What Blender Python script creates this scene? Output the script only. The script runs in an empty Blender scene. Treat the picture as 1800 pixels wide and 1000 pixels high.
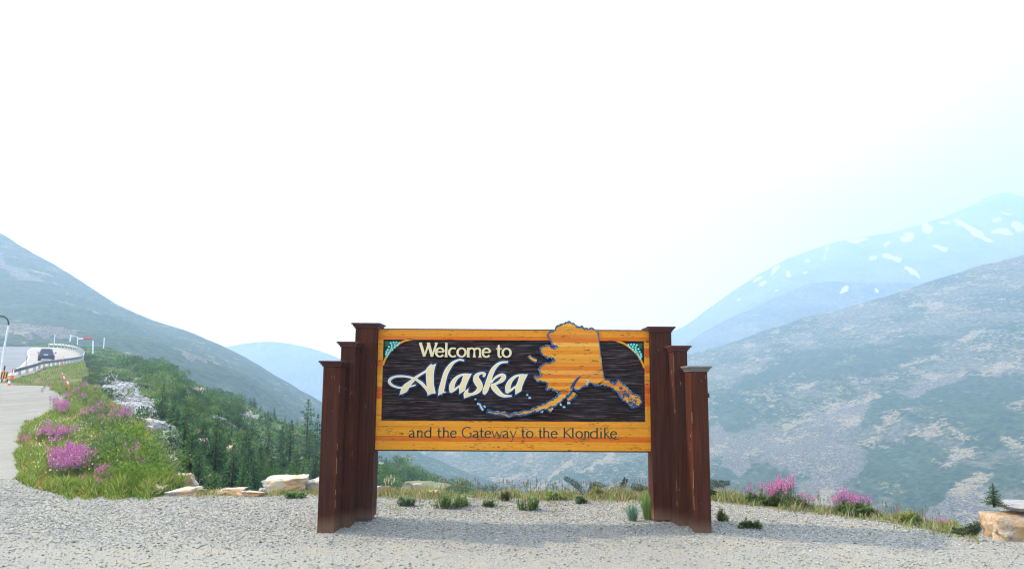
import bpy, bmesh, math, random
import numpy as np
from mathutils import Vector, Matrix, noise as mnoise
random.seed(11); RNG = np.random.default_rng(7)
R = math.radians
SC = bpy.context.scene
COL = SC.collection
# ------------------------------------------------------------------ camera
PITCH, ROLL, FPX, EYE = R(7.49), R(0.35), 1300.0, 1.6
cam = bpy.data.cameras.new('camera'); cam_o = bpy.data.objects.new('camera', cam); COL.objects.link(cam_o)
cam.sensor_width = 36; cam.lens = 36*FPX/1800; cam.clip_start = .1; cam.clip_end = 12000
CM = Matrix.Rotation(math.pi/2+PITCH, 4, 'X') @ Matrix.Rotation(ROLL, 4, 'Z')
cam_o.matrix_world = Matrix.Translation((0, 0, EYE)) @ CM
SC.camera = cam_o
SC.render.resolution_x, SC.render.resolution_y = 1024, 568
# ------------------------------------------------------------------ sky, sun, exposure
SUN_DIR = Vector((-1.2, 0.35, 1.0)).normalized()      # towards the sun
SUN_EL = math.asin(SUN_DIR.z); SUN_AZ = math.atan2(SUN_DIR.x, SUN_DIR.y)
VEIL = 12.3
world = bpy.data.worlds.new('World'); SC.world = world; world.use_nodes = True
wn = world.node_tree; wn.nodes.clear()
w_out = wn.nodes.new('ShaderNodeOutputWorld'); w_bg = wn.nodes.new('ShaderNodeBackground'); w_sky = wn.nodes.new('ShaderNodeTexSky')
w_sky.sky_type = 'NISHITA'; w_sky.sun_disc = False
w_sky.sun_elevation = SUN_EL; w_sky.sun_rotation = SUN_AZ
w_sky.air_density = 1.0; w_sky.dust_density = 4.0; w_sky.ozone_density = 1.0; w_sky.altitude = 900
w_bg.inputs['Strength'].default_value = 0.10
# smoke veil over the blue sky, brighter and whiter towards the sun
w_geo = wn.nodes.new('ShaderNodeTexCoord'); w_dot = wn.nodes.new('ShaderNodeVectorMath'); w_dot.operation = 'DOT_PRODUCT'
wn.links.new(w_geo.outputs['Generated'], w_dot.inputs[0]); w_dot.inputs[1].default_value = tuple(SUN_DIR)
w_rmp = wn.nodes.new('ShaderNodeValToRGB'); w_ma = wn.nodes.new('ShaderNodeMath'); w_ma.operation = 'MULTIPLY_ADD'; w_ma.inputs[1].default_value = .5; w_ma.inputs[2].default_value = .5
wn.links.new(w_dot.outputs['Value'], w_ma.inputs[0]); wn.links.new(w_ma.outputs[0], w_rmp.inputs[0])
w_e = w_rmp.color_ramp.elements; w_rmp.color_ramp.interpolation = 'EASE'
w_e[0].position = 0.05; w_e[0].color = (.14, .17, .195, 1); w_e[1].position = 1; w_e[1].color = (1, 1, 1, 1)
for w_p, w_c in ((.30, (.20, .245, .27, 1)), (.44, (.46, .51, .54, 1)), (.58, (.88, .86, .83, 1)), (.68, (.95, .92, .89, 1))):
    w_q = w_e.new(w_p); w_q.color = w_c
w_mul = wn.nodes.new('ShaderNodeVectorMath'); w_mul.operation = 'SCALE'; wn.links.new(w_rmp.outputs[0], w_mul.inputs[0]); w_mul.inputs['Scale'].default_value = VEIL
w_add = wn.nodes.new('ShaderNodeVectorMath'); w_add.operation = 'ADD'; wn.links.new(w_mul.outputs[0], w_add.inputs[0]); wn.links.new(w_sky.outputs[0], w_add.inputs[1])
wn.links.new(w_add.outputs[0], w_bg.inputs['Color']); wn.links.new(w_bg.outputs[0], w_out.inputs[0])
sun = bpy.data.lights.new('sun', 'SUN'); sun.energy = 5.0; sun.angle = R(0.9); sun.color = (1, .82, .59)
sun_o = bpy.data.objects.new('sun', sun); COL.objects.link(sun_o)
sun_o.rotation_euler = SUN_DIR.to_track_quat('Z', 'Y').to_euler()
SC.view_settings.view_transform = 'Standard'; SC.view_settings.look = 'None'
SC.view_settings.exposure = 1.0; SC.view_settings.gamma = 1; SC.view_settings.use_curve_mapping = False
SC.render.engine = 'CYCLES'
SC.cycles.max_bounces = 6; SC.cycles.diffuse_bounces = 3; SC.cycles.volume_bounces = 2; SC.cycles.transparent_max_bounces = 8
SC.cycles.use_denoising = True; SC.cycles.filter_width = 1.15
HAZE_DENSITY = 0.00088; HAZE_COLOR = (.50, .705, .955)
# ------------------------------------------------------------------ helpers
def ray(px, py):
    return CM.to_3x3() @ Vector(((px-900)/FPX, (500-py)/FPX, -1))
def at(px, py, d):
    r = ray(px, py); r *= d/r.y
    return Vector((r.x, r.y, EYE+r.z))
def gd(px, py, z=0):
    r = ray(px, py); k = (z-EYE)/r.z
    return r.y*k
M3 = np.array(CM.to_3x3())
def at_np(px, py, d):
    px, py, d = np.broadcast_arrays(px, py, d)
    r = np.stack([(px-900)/FPX, (500-py)/FPX, -np.ones(px.shape)], -1) @ M3.T
    r = r*(d/r[..., 1])[..., None]; r[..., 2] += EYE
    return r
def mesh_obj(name, verts, faces, mat=None, parent=None, smooth=False, col=None):
    me = bpy.data.meshes.new(name)
    v = np.asarray(verts, dtype=np.float32).reshape(-1, 3)
    if isinstance(faces, np.ndarray):
        k = faces.shape[1]; n = len(faces)
        me.vertices.add(len(v)); me.vertices.foreach_set('co', v.ravel())
        me.loops.add(n*k); me.loops.foreach_set('vertex_index', faces.astype(np.int32).ravel())
        me.polygons.add(n); me.polygons.foreach_set('loop_start', np.arange(0, n*k, k, dtype=np.int32))
        me.polygons.foreach_set('loop_total', np.full(n, k, dtype=np.int32))
        me.update(calc_edges=True)
    else:
        me.from_pydata(v.tolist(), [], faces)
    if col is not None:
        a = me.attributes.new('Col', 'FLOAT_COLOR', 'POINT')
        c = np.ones((len(v), 4), dtype=np.float32); c[:, :3] = col
        a.data.foreach_set('color', c.ravel())
    if smooth: me.polygons.foreach_set('use_smooth', np.ones(len(me.polygons), dtype=bool))
    me.update()
    if mat: me.materials.append(mat)
    o = bpy.data.objects.new(name, me); COL.objects.link(o)
    if parent: o.parent = parent
    return o
def fattr(o, name, vals):
    a = o.data.attributes.new(name, 'FLOAT', 'POINT'); a.data.foreach_set('value', np.asarray(vals, dtype=np.float32).ravel())
def tag(o, label=None, cat=None, group=None, kind=None):
    if label: o['label'] = label
    if cat: o['category'] = cat
    if group: o['group'] = group
    if kind: o['kind'] = kind
    return o
def empty(name, loc=(0, 0, 0), rz=0):
    o = bpy.data.objects.new(name, None); COL.objects.link(o); o.location = loc; o.rotation_euler = (0, 0, rz); o.empty_display_size = .2
    return o
def copy_tree(o, parent=None):
    c = o.copy(); COL.objects.link(c); c.parent = parent
    for ch in o.children: copy_tree(ch, c)
    return c
class MB:
    "collects shapes, links them as one mesh"
    def __init__(s): s.v = []; s.f = []
    def add(s, vs, fs):
        n = len(s.v); s.v += [tuple(p) for p in vs]; s.f += [tuple(i+n for i in f) for f in fs]; return s
    def box(s, x0, x1, y0, y1, z0, z1):
        return s.add([(x0, y0, z0), (x1, y0, z0), (x1, y1, z0), (x0, y1, z0), (x0, y0, z1), (x1, y0, z1), (x1, y1, z1), (x0, y1, z1)],
                     [(0, 3, 2, 1), (4, 5, 6, 7), (0, 1, 5, 4), (1, 2, 6, 5), (2, 3, 7, 6), (3, 0, 4, 7)])
    def tube(s, pts, rad, n=8, cap=True):
        pts = [Vector(p) for p in pts]; rr = rad if isinstance(rad, (list, tuple)) else [rad]*len(pts)
        vs = []; fs = []
        for i, p in enumerate(pts):
            t = (pts[min(i+1, len(pts)-1)]-pts[max(i-1, 0)]).normalized()
            a = t.cross(Vector((0, 0, 1)) if abs(t.z) < .95 else Vector((1, 0, 0))).normalized(); b = t.cross(a)
            for k in range(n):
                q = 2*math.pi*k/n; vs.append(p+(a*math.cos(q)+b*math.sin(q))*rr[i])
        for i in range(len(pts)-1):
            for k in range(n):
                k2 = (k+1) % n; fs.append((i*n+k, i*n+k2, (i+1)*n+k2, (i+1)*n+k))
        if cap: fs += [tuple(range(n)), tuple(range((len(pts)-1)*n, len(pts)*n))[::-1]]
        return s.add(vs, fs)
    def prism(s, poly, y0, y1):
        "poly of (x,z), front face at y0 (towards the camera), back at y1"
        n = len(poly); vs = [(x, y0, z) for x, z in poly]+[(x, y1, z) for x, z in poly]
        a = sum(poly[i][0]*poly[(i+1) % n][1]-poly[(i+1) % n][0]*poly[i][1] for i in range(n))
        fs = [tuple(range(n)) if a > 0 else tuple(range(n))[::-1]]
        fs += [(i, i+n, (i+1) % n+n, (i+1) % n) if a > 0 else (i, (i+1) % n, (i+1) % n+n, i+n) for i in range(n)]
        return s.add(vs, fs)
    def ribbon(s, pts, y0, y1, closed=False):
        "pts of (x,z,w): a raised band of varying width"
        n = len(pts); L = []; Rr = []
        for i in range(n):
            p = pts[i]; a = pts[(i-1) % n] if closed else pts[max(i-1, 0)]; b = pts[(i+1) % n] if closed else pts[min(i+1, n-1)]
            tx, tz = b[0]-a[0], b[1]-a[1]; l = math.hypot(tx, tz) or 1; nx, nz = -tz/l, tx/l; w = p[2]/2
            L.append((p[0]+nx*w, p[1]+nz*w)); Rr.append((p[0]-nx*w, p[1]-nz*w))
        vs = [(x, y0, z) for x, z in L]+[(x, y0, z) for x, z in Rr]+[(x, y1, z) for x, z in L]+[(x, y1, z) for x, z in Rr]
        fs = []
        for i in range(n if closed else n-1):
            j = (i+1) % n
            fs += [(i, i+n, j+n, j), (i, j, j+2*n, i+2*n), (i+n, i+3*n, j+3*n, j+n)]
        if not closed: fs += [(0, 2*n, 3*n, n), (n-1, 2*n-1, 4*n-1, 3*n-1)]
        return s.add(vs, fs)
    def build(s, name, mat=None, parent=None, smooth=False, bevel=0):
        o = mesh_obj(name, s.v, s.f, mat, parent, smooth)
        if bevel:
            b = o.modifiers.new('b', 'BEVEL'); b.width = bevel; b.segments = 2; b.limit_method = 'ANGLE'
        return o
def smooth_pts(p, k=6, closed=False):
    "Catmull-Rom through tuples of any length"
    n = len(p); out = []
    for i in range(n if closed else n-1):
        g = lambda j: p[j % n] if closed else p[min(max(j, 0), n-1)]
        a, b, c, d = g(i-1), g(i), g(i+1), g(i+2)
        for q in range(k):
            t = q/k
            out.append(tuple(.5*(2*b[m]+(c[m]-a[m])*t+(2*a[m]-5*b[m]+4*c[m]-d[m])*t*t+(3*b[m]-a[m]-3*c[m]+d[m])*t**3) for m in range(len(b))))
    if not closed: out.append(tuple(p[-1]))
    return out
# numpy gradient noise
_perm = np.random.default_rng(3).permutation(256); _perm = np.concatenate([_perm, _perm, _perm])
_g = np.random.default_rng(4).uniform(0, 2*math.pi, 256); _gx, _gy = np.cos(_g), np.sin(_g)
def pnoise(x, y):
    xi = np.floor(x).astype(int); yi = np.floor(y).astype(int); xf = x-xi; yf = y-yi; xi &= 255; yi &= 255
    u = xf**3*(xf*(xf*6-15)+10); v = yf**3*(yf*(yf*6-15)+10)
    def g(ix, iy, dx, dy):
        h = _perm[_perm[ix & 255]+(iy & 255)]; return _gx[h]*dx+_gy[h]*dy
    a = g(xi, yi, xf, yf); b = g(xi+1, yi, xf-1, yf); c = g(xi, yi+1, xf, yf-1); d = g(xi+1, yi+1, xf-1, yf-1)
    return (a+(b-a)*u)+((c+(d-c)*u)-(a+(b-a)*u))*v
def fbm(x, y, o=5, gain=.5, ridge=False):
    s = 0; a = 1
    for i in range(o):
        n = pnoise(x*2**i+17.3*i, y*2**i-9.1*i)
        s = s+a*((.5-np.abs(n)*2) if ridge else n); a *= gain
    return s
# ------------------------------------------------------------------ material helpers
class NT:
    def __init__(s, name):
        s.m = bpy.data.materials.new(name); s.m.use_nodes = True; s.t = s.m.node_tree; s.t.nodes.clear()
        s.out = s.t.nodes.new('ShaderNodeOutputMaterial'); s.b = s.t.nodes.new('ShaderNodeBsdfPrincipled')
        s.t.links.new(s.b.outputs[0], s.out.inputs[0]); s.b.inputs['Roughness'].default_value = .8
        s.b.inputs['Specular IOR Level'].default_value = .3
    def n(s, typ, **kw):
        x = s.t.nodes.new('ShaderNode'+typ)
        for k, v in kw.items(): setattr(x, k, v)
        return x
    def l(s, a, b): s.t.links.new(a, b)
    def put(s, sock, v):
        if hasattr(v, 'links') or isinstance(v, bpy.types.NodeSocket): s.l(v, sock)
        elif isinstance(v, (tuple, list)) and len(v) == 3 and sock.type == 'RGBA': sock.default_value = (*v, 1)
        else: sock.default_value = v
    def coord(s, scale=(1, 1, 1), kind='Object', rot=(0, 0, 0)):
        c = s.n('TexCoord'); m = s.n('Mapping'); m.inputs['Scale'].default_value = scale; m.inputs['Rotation'].default_value = rot
        s.l(c.outputs[kind], m.inputs[0]); return m.outputs[0]
    def noise(s, vec, scale=1, detail=4, rough=.55, dist=0):
        x = s.n('TexNoise'); s.l(vec, x.inputs['Vector']); x.inputs['Scale'].default_value = scale; x.inputs['Detail'].default_value = detail
        x.inputs['Roughness'].default_value = rough; x.inputs['Distortion'].default_value = dist; return x.outputs[0]
    def vor(s, vec, scale=1, feat='F1', out='Distance'):
        x = s.n('TexVoronoi', feature=feat); s.l(vec, x.inputs['Vector']); x.inputs['Scale'].default_value = scale; return x.outputs[out]
    def ramp(s, fac, stops, interp='LINEAR'):
        x = s.n('ValToRGB'); s.l(fac, x.inputs[0]); x.color_ramp.interpolation = interp
        e = x.color_ramp.elements
        while len(e) > 1: e.remove(e[-1])
        e[0].position = stops[0][0]; c = stops[0][1]; e[0].color = (*c, 1) if isinstance(c, tuple) else (c, c, c, 1)
        for p, c in stops[1:]:
            q = e.new(p); q.color = (*c, 1) if isinstance(c, tuple) else (c, c, c, 1)
        return x.outputs[0]
    def mix(s, f, a, b, mode='MIX'):
        x = s.n('Mix', data_type='RGBA', blend_type=mode); s.put(x.inputs[0], f); s.put(x.inputs[6], a); s.put(x.inputs[7], b); return x.outputs[2]
    def math(s, op, a, b=0.0):
        x = s.n('Math', operation=op); s.put(x.inputs[0], a); s.put(x.inputs[1], b); return x.outputs[0]
    def attr(s, name, out='Fac'):
        x = s.n('Attribute', attribute_name=name); return x.outputs[out]
    def objrand(s): return s.n('ObjectInfo').outputs['Random']
    def bump(s, h, strength=.5, dist=.02):
        x = s.n('Bump'); x.inputs['Strength'].default_value = strength; x.inputs['Distance'].default_value = dist
        s.l(h, x.inputs['Height']); s.l(x.outputs[0], s.b.inputs['Normal'])
    def fin(s, color=None, rough=None, spec=None, metal=None):
        if color is not None: s.put(s.b.inputs['Base Color'], color)
        if rough is not None: s.put(s.b.inputs['Roughness'], rough)
        if spec is not None: s.b.inputs['Specular IOR Level'].default_value = spec
        if metal is not None: s.b.inputs['Metallic'].default_value = metal
        return s.m
def plain(name, c, rough=.6, spec=.3, metal=0, var=.12, scale=8):
    t = NT(name); v = t.noise(t.coord(), scale, 5)
    return t.fin(t.mix(t.ramp(v, [(.3, 0.), (.7, 1.)]), tuple(x*(1-var) for x in c), tuple(min(1, x*(1+var)) for x in c)), rough, spec, metal)
def foliage(name, trans=.35):
    t = NT(name); a = t.attr('Col', 'Color'); r = t.objrand()
    c = t.mix(r, t.mix(1.0, a, (.8, .9, .85), 'MULTIPLY'), t.mix(1.0, a, (1.15, 1.05, .9), 'MULTIPLY'))
    t.fin(c, .7, .15)
    tr = t.n('BsdfTranslucent'); t.l(c, tr.inputs[0]); mx = t.n('MixShader'); mx.inputs[0].default_value = trans
    t.l(t.b.outputs[0], mx.inputs[1]); t.l(tr.outputs[0], mx.inputs[2]); t.l(mx.outputs[0], t.out.inputs[0]); return t.m
FOL = foliage('foliage')
def wood(name, bands, seed=0., grain=(.6, 26, 26), knots=True, rough=.45, band=.07, axis='z'):
    t = NT(name); v = t.coord(grain)
    g = t.noise(v, 1.5, 6, .6, .6); g2 = t.noise(v, 7, 3, .6)
    sep = t.n('SeparateXYZ'); t.l(t.coord(), sep.inputs[0]); r = t.objrand()
    wn = t.n('TexWhiteNoise', noise_dimensions='1D')
    z = t.math('FLOOR', t.math('DIVIDE', sep.outputs['Z'], band)); t.l(t.math('ADD', z, t.math('MULTIPLY', r, 37.)), wn.inputs['W'])
    c = t.ramp(wn.outputs['Value'], [(i/(len(bands)-1), b) for i, b in enumerate(bands)])
    c = t.mix(t.ramp(g, [(.3, .55), (.62, 0.)]), c, t.mix(1.0, c, (.80, .55, .32), 'MULTIPLY'))
    c = t.mix(t.ramp(g2, [(.35, .35), (.55, 0.)]), c, t.mix(1.0, c, (.7, .5, .4), 'MULTIPLY'))
    if knots:
        k = t.noise(t.coord((3.2, 9, 9)), 1.6, 6, .75); k2 = t.noise(t.coord((14, 50, 60)), 1.3, 3, .7)
        c = t.mix(t.ramp(t.math('MULTIPLY', k, k2), [(.315, 0.), (.37, .9)]), c, (.05, .028, .012))
        wt = t.noise(t.coord((.5, 1, 5)), 2.3, 6, .7); c = t.mix(t.ramp(wt, [(.52, 0.), (.68, .35)]), c, (.66, .34, .07)); wd = t.noise(t.coord((.9, 1, 9), rot=(.2, 0, 0)), 2.1, 6, .75); c = t.mix(t.ramp(wd, [(.60, 0.), (.70, .65)]), c, (.20, .09, .03))
    t.bump(g, .3, .004)
    return t.fin(c, rough, .15)
# ------------------------------------------------------------------ terrain
def interp_cols(keys, pxs, nrow, log=True):
    """keys {px: [(y,d),...]} with equal row counts -> arrays y,d (ncol,nrow)"""
    ks = sorted(keys); K = len(keys[ks[0]]); t = np.linspace(0, 1, K); tt = np.linspace(0, 1, nrow)
    Y = np.array([[p[0] for p in keys[k]] for k in ks], float); D = np.log(np.array([[p[1] for p in keys[k]] for k in ks], float))
    def cub(x, xp, F):                       # smooth monotone-ish interpolation along axis 0
        i = np.clip(np.searchsorted(xp, x)-1, 0, len(xp)-2); u = ((x-xp[i])/(xp[i+1]-xp[i]))[:, None]
        m = np.gradient(F, xp, axis=0); h = (xp[i+1]-xp[i])[:, None]
        return (2*u**3-3*u**2+1)*F[i]+(u**3-2*u**2+u)*h*m[i]+(-2*u**3+3*u**2)*F[i+1]+(u**3-u**2)*h*m[i+1]
    ka = np.array(ks, float)
    Yc, Dc = cub(pxs, ka, Y), cub(pxs, ka, D)
    return cub(tt, t, Yc.T).T, np.exp(cub(tt, t, Dc.T).T)
def sheet(name, keys, px0, px1, ncol, nrow, mat, amp, wl, back=(.25, -.7), seed=0., ridge=True, edge=.35, aniso=(1, 1), extra=None, label=None):
    "a terrain sheet from near foot to ridge line and over the far side"
    pxs = np.linspace(max(px0, -100), min(px1, 1900), ncol)
    if px1 > 1900: pxs = np.concatenate([pxs, np.linspace(1905, px1, 140)])
    if px0 < -100: pxs = np.concatenate([np.linspace(px0, -105, 100), pxs])
    ncol = len(pxs); Y, D = interp_cols(keys, pxs, nrow)
    P = at_np(pxs[:, None], Y, D)
    # far side of the ridge
    nb = 8; last = P[:, -1]; dirn = last[:, :2]/np.linalg.norm(last[:, :2], axis=1)[:, None]
    B = []
    for i in range(1, nb+1):
        s = back[0]*D[:, -1]*i/nb; q = last.copy(); q[:, :2] += dirn*s[:, None]; q[:, 2] += back[1]*s; B.append(q)
    P = np.concatenate([P, np.stack(B, 1)], 1)
    x, y = P[..., 0]/wl*aniso[0], P[..., 1]/wl*aniso[1]
    n = fbm(x+seed, y-seed, 6, .55)*1.2 + (fbm(x*.7-seed, y*.7+seed, 5, .5, True)*.6 if ridge else 0)
    fade = np.ones(P.shape[1]); fade[:nrow] = np.linspace(1, edge, nrow); fade[nrow:] = edge
    P[..., 2] += n*amp*fade[None, :]
    if extra is not None: P[..., 2] += extra(P, pxs, Y)
    nr = P.shape[1]; idx = np.arange(ncol*nr).reshape(ncol, nr)
    F = np.stack([idx[:-1, :-1], idx[1:, :-1], idx[1:, 1:], idx[:-1, 1:]], -1).reshape(-1, 4)
    o = mesh_obj(name, P.reshape(-1, 3), F, mat, smooth=True); tag(o, kind='structure', label=label)
    PX = np.repeat(pxs[:, None], nr, 1); PY = np.concatenate([Y, np.repeat(Y[:, -1:], nb, 1)], 1)
    return o, P, PX, PY
def blobs(PX, PY, lst, wob=10):
    "mask in the sheet's own coordinates from a list of (px,py,rx,ry,angle)"
    m = np.zeros(PX.shape)
    wx = fbm(PX/45, PY/30, 4)*wob*3; wy = fbm(PX/45+9, PY/30+5, 4)*wob*1.6
    for (cx, cy, rx, ry, a) in lst:
        a = R(-a); dx = PX+wx-cx; dy = PY+wy-cy
        u = (dx*math.cos(a)-dy*math.sin(a)*-1)/rx; v = (-dx*math.sin(a)+dy*math.cos(a))/ry
        m = np.maximum(m, np.clip(1.6-(u*u+v*v)**.5*1.2, 0, 1))
    return m
def mountain_mat(name, veg=.5, snow=False, s=1.0, lt0=.520):
    t = NT(name); co = t.coord((1, 1, 1.6)); cs = t.coord((1, .45, 1.7), rot=(0, 0, R(-25)))
    big = t.noise(cs, .018*s, 9, .72, .3); n1 = t.noise(cs, .06*s, 9, .74); n2 = t.noise(co, .30*s, 7, .78); n3 = t.noise(co, 1.1*s, 4, .7)
    mixed = t.mix(t.ramp(n2, [(.36, 0.), (.64, 1.)]), (.075, .095, .05), (.27, .27, .19))
    mixed = t.mix(t.ramp(n1, [(.45, 0.), (.62, .6)]), mixed, (.20, .20, .14))
    green = t.mix(t.ramp(n2, [(.38, 0.), (.62, 1.)]), (.010, .038, .018), (.085, .15, .05))
    green = t.mix(t.ramp(n1, [(.50, 0.), (.66, .7)]), green, (.13, .18, .07))
    v = t.math('ADD', t.math('MULTIPLY', t.math('ADD', big, t.math('MULTIPLY', n1, .5)), .67), t.math('MULTIPLY', t.math('SUBTRACT', t.attr('veg'), t.attr('scree')), .13))
    c = t.mix(t.ramp(v, [(.5-.12*(veg-.5)-.03, 0.), (.5-.12*(veg-.5)+.03, 1.)]), mixed, green)
    sc_ = t.math('MULTIPLY', t.attr('scree'), t.math('ADD', t.math('ADD', n1, t.math('MULTIPLY', big, .9)), .05))
    c = t.mix(t.ramp(sc_, [(.48, 0.), (.62, .9)]), c, t.mix(t.ramp(n3, [(.38, 0.), (.60, 1.)]), (.055, .05, .045), (.36, .33, .28)))
    lt = t.math('ADD', t.math('ADD', t.math('MULTIPLY', n1, .5), t.math('MULTIPLY', n2, .5)), t.math('MULTIPLY', t.math('SUBTRACT', t.attr('lite'), t.attr('veg')), .075))
    beige = t.mix(t.ramp(n3, [(.35, 0.), (.6, 1.)]), (.22, .18, .10), (.60, .49, .32))
    c = t.mix(t.ramp(lt, [(lt0, 0.), (lt0+.045, .95)]), c, beige)
    c = t.mix(t.ramp(t.math('ADD', t.math('MULTIPLY', n2, .6), t.math('MULTIPLY', n3, .4)), [(.37, .75), (.47, 0.)]), c, (.012, .034, .018))
    if snow:
        c = t.mix(t.ramp(t.math('MULTIPLY', t.attr('snow'), t.math('ADD', t.math('ADD', n1, t.math('MULTIPLY', t.noise(co, .12, 6, .8), 1.2)), -.1)), [(.49, 0.), (.54, 1.)]), c, (.88, .9, .92))
    t.bump(t.math('ADD', n2, t.math('MULTIPLY', n1, 3.)), 1., 4/s)
    return t.fin(c, .95, .1)
def attrs(o, PX, PY, veg=(), scree=(), snow=None, lite=()):
    fattr(o, 'lite', blobs(PX, PY, lite, 5))
    fattr(o, 'veg', blobs(PX, PY, veg)); fattr(o, 'scree', blobs(PX, PY, scree))
    if snow is not None: fattr(o, 'snow', blobs(PX, PY, snow, 4))
MT_FAR = mountain_mat('far_slope', .45, True, .6, .54); MT_R = mountain_mat('right_slope', .5); MT_L = mountain_mat('left_slope', 1.3, lt0=.552); 
# --- right mountain
KE = {300: [(900, 640), (870, 740), (840, 800), (800, 880), (780, 980)], 500: [(900, 600), (860, 700), (820, 760), (790, 820), (760, 900)],
      700: [(930, 450), (870, 540), (830, 630), (785, 740), (740, 850)], 900: [(960, 380), (880, 470), (830, 570), (765, 690), (690, 850)],
      1100: [(980, 330), (890, 410), (800, 520), (720, 650), (650, 800)], 1250: [(990, 300), (885, 370), (780, 470), (690, 600), (613, 800)],
      1400: [(1000, 270), (900, 330), (780, 430), (660, 590), (565, 780)], 1600: [(1010, 240), (900, 300), (760, 400), (620, 560), (507, 740)],
      1800: [(1020, 220), (900, 280), (740, 370), (590, 520), (448, 700)], 2100: [(1030, 220), (880, 280), (700, 370), (520, 520), (340, 700)],
      2600: [(1030, 220), (860, 280), (660, 370), (420, 520), (180, 700)], 3600: [(1030, 200), (860, 250), (680, 330), (470, 430), (270, 550)], 4600: [(1030, 180), (860, 220), (700, 280), (520, 360), (340, 450)]}
e_o, eP, ePX, ePY = sheet('mountain', KE, 300, 4600, 760, 300, MT_R, 11, 130, seed=3.1, edge=.3, aniso=(1.3, .6))
attrs(e_o, ePX, ePY,
      veg=[(1570, 825, 95, 40, 20), (1640, 870, 90, 30, 30), (1330, 845, 70, 32, -15), (1370, 870, 60, 22, -25), (1430, 785, 30, 18, 30), (1290, 740, 60, 26, 20), (1740, 750, 90, 60, 0), (1780, 850, 60, 30, 0), (1540, 640, 130, 25, 20), (1380, 660, 120, 20, 20), (1700, 690, 120, 25, 10), (1550, 735, 40, 18, 20)],
      scree=[(1400, 800, 75, 30, 20), (1470, 830, 40, 55, -35), (1330, 780, 60, 20, 10), (1480, 740, 60, 26, 20), (1700, 905, 80, 30, 20), (1300, 800, 30, 40, -20), (1620, 690, 60, 14, 20), (1260, 770, 20, 30, 0)],
      lite=[(1400, 748, 42, 9, 18), (1322, 742, 20, 5, 18), (1532, 714, 22, 7, -20), (1480, 716, 30, 6, 10), (1565, 748, 24, 14, -30), (1628, 770, 55, 11, 12), (1690, 808, 42, 11, 22), (1705, 785, 30, 8, -10), (1786, 712, 30, 14, 25), (1535, 772, 26, 7, 30), (1265, 786, 14, 12, -30), (1322, 800, 22, 7, 20), (1500, 745, 20, 6, 35), (1700, 868, 60, 13, 28), (1780, 792, 30, 8, -20), (1440, 868, 24, 7, 10), (1640, 545, 24, 7, 20), (1760, 640, 50, 8, 20), (1600, 640, 45, 5, 22), (1690, 600, 50, 6, 15), (1420, 690, 40, 4, 22), (1350, 655, 40, 4, 24), (1560, 590, 40, 4, 20), (1500, 640, 30, 5, 20), (1660, 660, 36, 6, 10), (980, 835, 60, 6, 38), (880, 840, 30, 5, 20), (1060, 820, 40, 5, 40), (1020, 812, 30, 4, 35)])
# --- near spur of the right mountain, low in the corner
# --- intermediate ridge and snow mountain
KG = {750: [(800, 1080), (780, 1200), (760, 1320)], 900: [(760, 1080), (700, 1200), (680, 1320)], 1150: [(720, 1020), (670, 1176), (643, 1296)], 1237: [(700, 1020), (630, 1176), (585, 1320)], 1340: [(680, 1020), (590, 1176), (534, 1344)],
      1422: [(660, 1020), (560, 1176), (499, 1344)], 1520: [(640, 1020), (560, 1176), (497, 1344)], 1640: [(640, 1020), (550, 1176), (495, 1344)], 1800: [(600, 1020), (500, 1176), (452, 1344)], 2300: [(560, 1020), (440, 1176), (330, 1344)]}
g_o, gP, gPX, gPY = sheet('mountain_ridge', KG, 750, 2300, 420, 90, MT_FAR, 12, 190, seed=8.2, edge=.25)
attrs(g_o, gPX, gPY, snow=[(1485, 510, 14, 4, 35), (1545, 510, 5, 3, 0), (1660, 471, 14, 3, 0), (1662, 482, 8, 3, 0), (1560, 492, 25, 2.5, 5), (1640, 497, 6, 2, 0)])
KF = {700: [(760, 1495), (740, 1625), (720, 1820), (700, 2028)], 900: [(720, 1495), (680, 1625), (665, 1820), (650, 2028)], 1100: [(690, 1495), (640, 1625), (620, 1820), (603, 2028)], 1200: [(680, 1495), (630, 1625), (600, 1820), (575, 2028)], 1274: [(670, 1495), (600, 1638), (560, 1820), (522, 2028)],
      1366: [(640, 1495), (560, 1638), (510, 1820), (463, 2028)], 1459: [(600, 1495), (520, 1638), (470, 1820), (430, 2028)], 1596: [(580, 1495), (500, 1638), (450, 1820), (402, 2028)],
      1681: [(570, 1495), (490, 1638), (430, 1820), (374, 2028)], 1762: [(560, 1495), (480, 1638), (410, 1820), (340, 2028)], 1850: [(560, 1495), (470, 1638), (400, 1820), (360, 2028)], 2300: [(540, 1495), (440, 1638), (350, 1820), (260, 2028)]}
f_o, fP, fPX, fPY = sheet('snowy_mountain', KF, 700, 2150, 600, 160, MT_FAR, 26, 260, seed=5.7, edge=.2)
attrs(f_o, fPX, fPY, snow=[(1594, 417, 12, 8, 20), (1654, 435, 11, 6, -5), (1629, 404, 9, 12, 60), (1568, 453, 18, 6, -25), (1536, 453, 7, 7, 0), (1602, 477, 20, 4, -30), (1660, 391, 12, 3, 0), (1720, 408, 34, 5, -32), (1690, 393, 20, 4, -20), (1760, 404, 26, 5, -5), (1795, 397, 14, 7, -25), (1508, 425, 20, 4, 10),
      (1459, 440, 8, 3, 50), (1450, 452, 7, 2.5, 60), (1422, 460, 5, 4, 0), (1419, 482, 5, 3, 0), (1384, 480, 4, 6, 0), (1360, 473, 12, 3, 55), (1335, 490, 9, 3, 30), (1346, 497, 7, 3, 50), (1560, 425, 10, 3, 20), (1750, 387, 12, 3, 0), (1770, 380, 14, 3, -10), (1366, 512, 5, 2, 0), (1295, 524, 5, 2, 0)])
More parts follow.
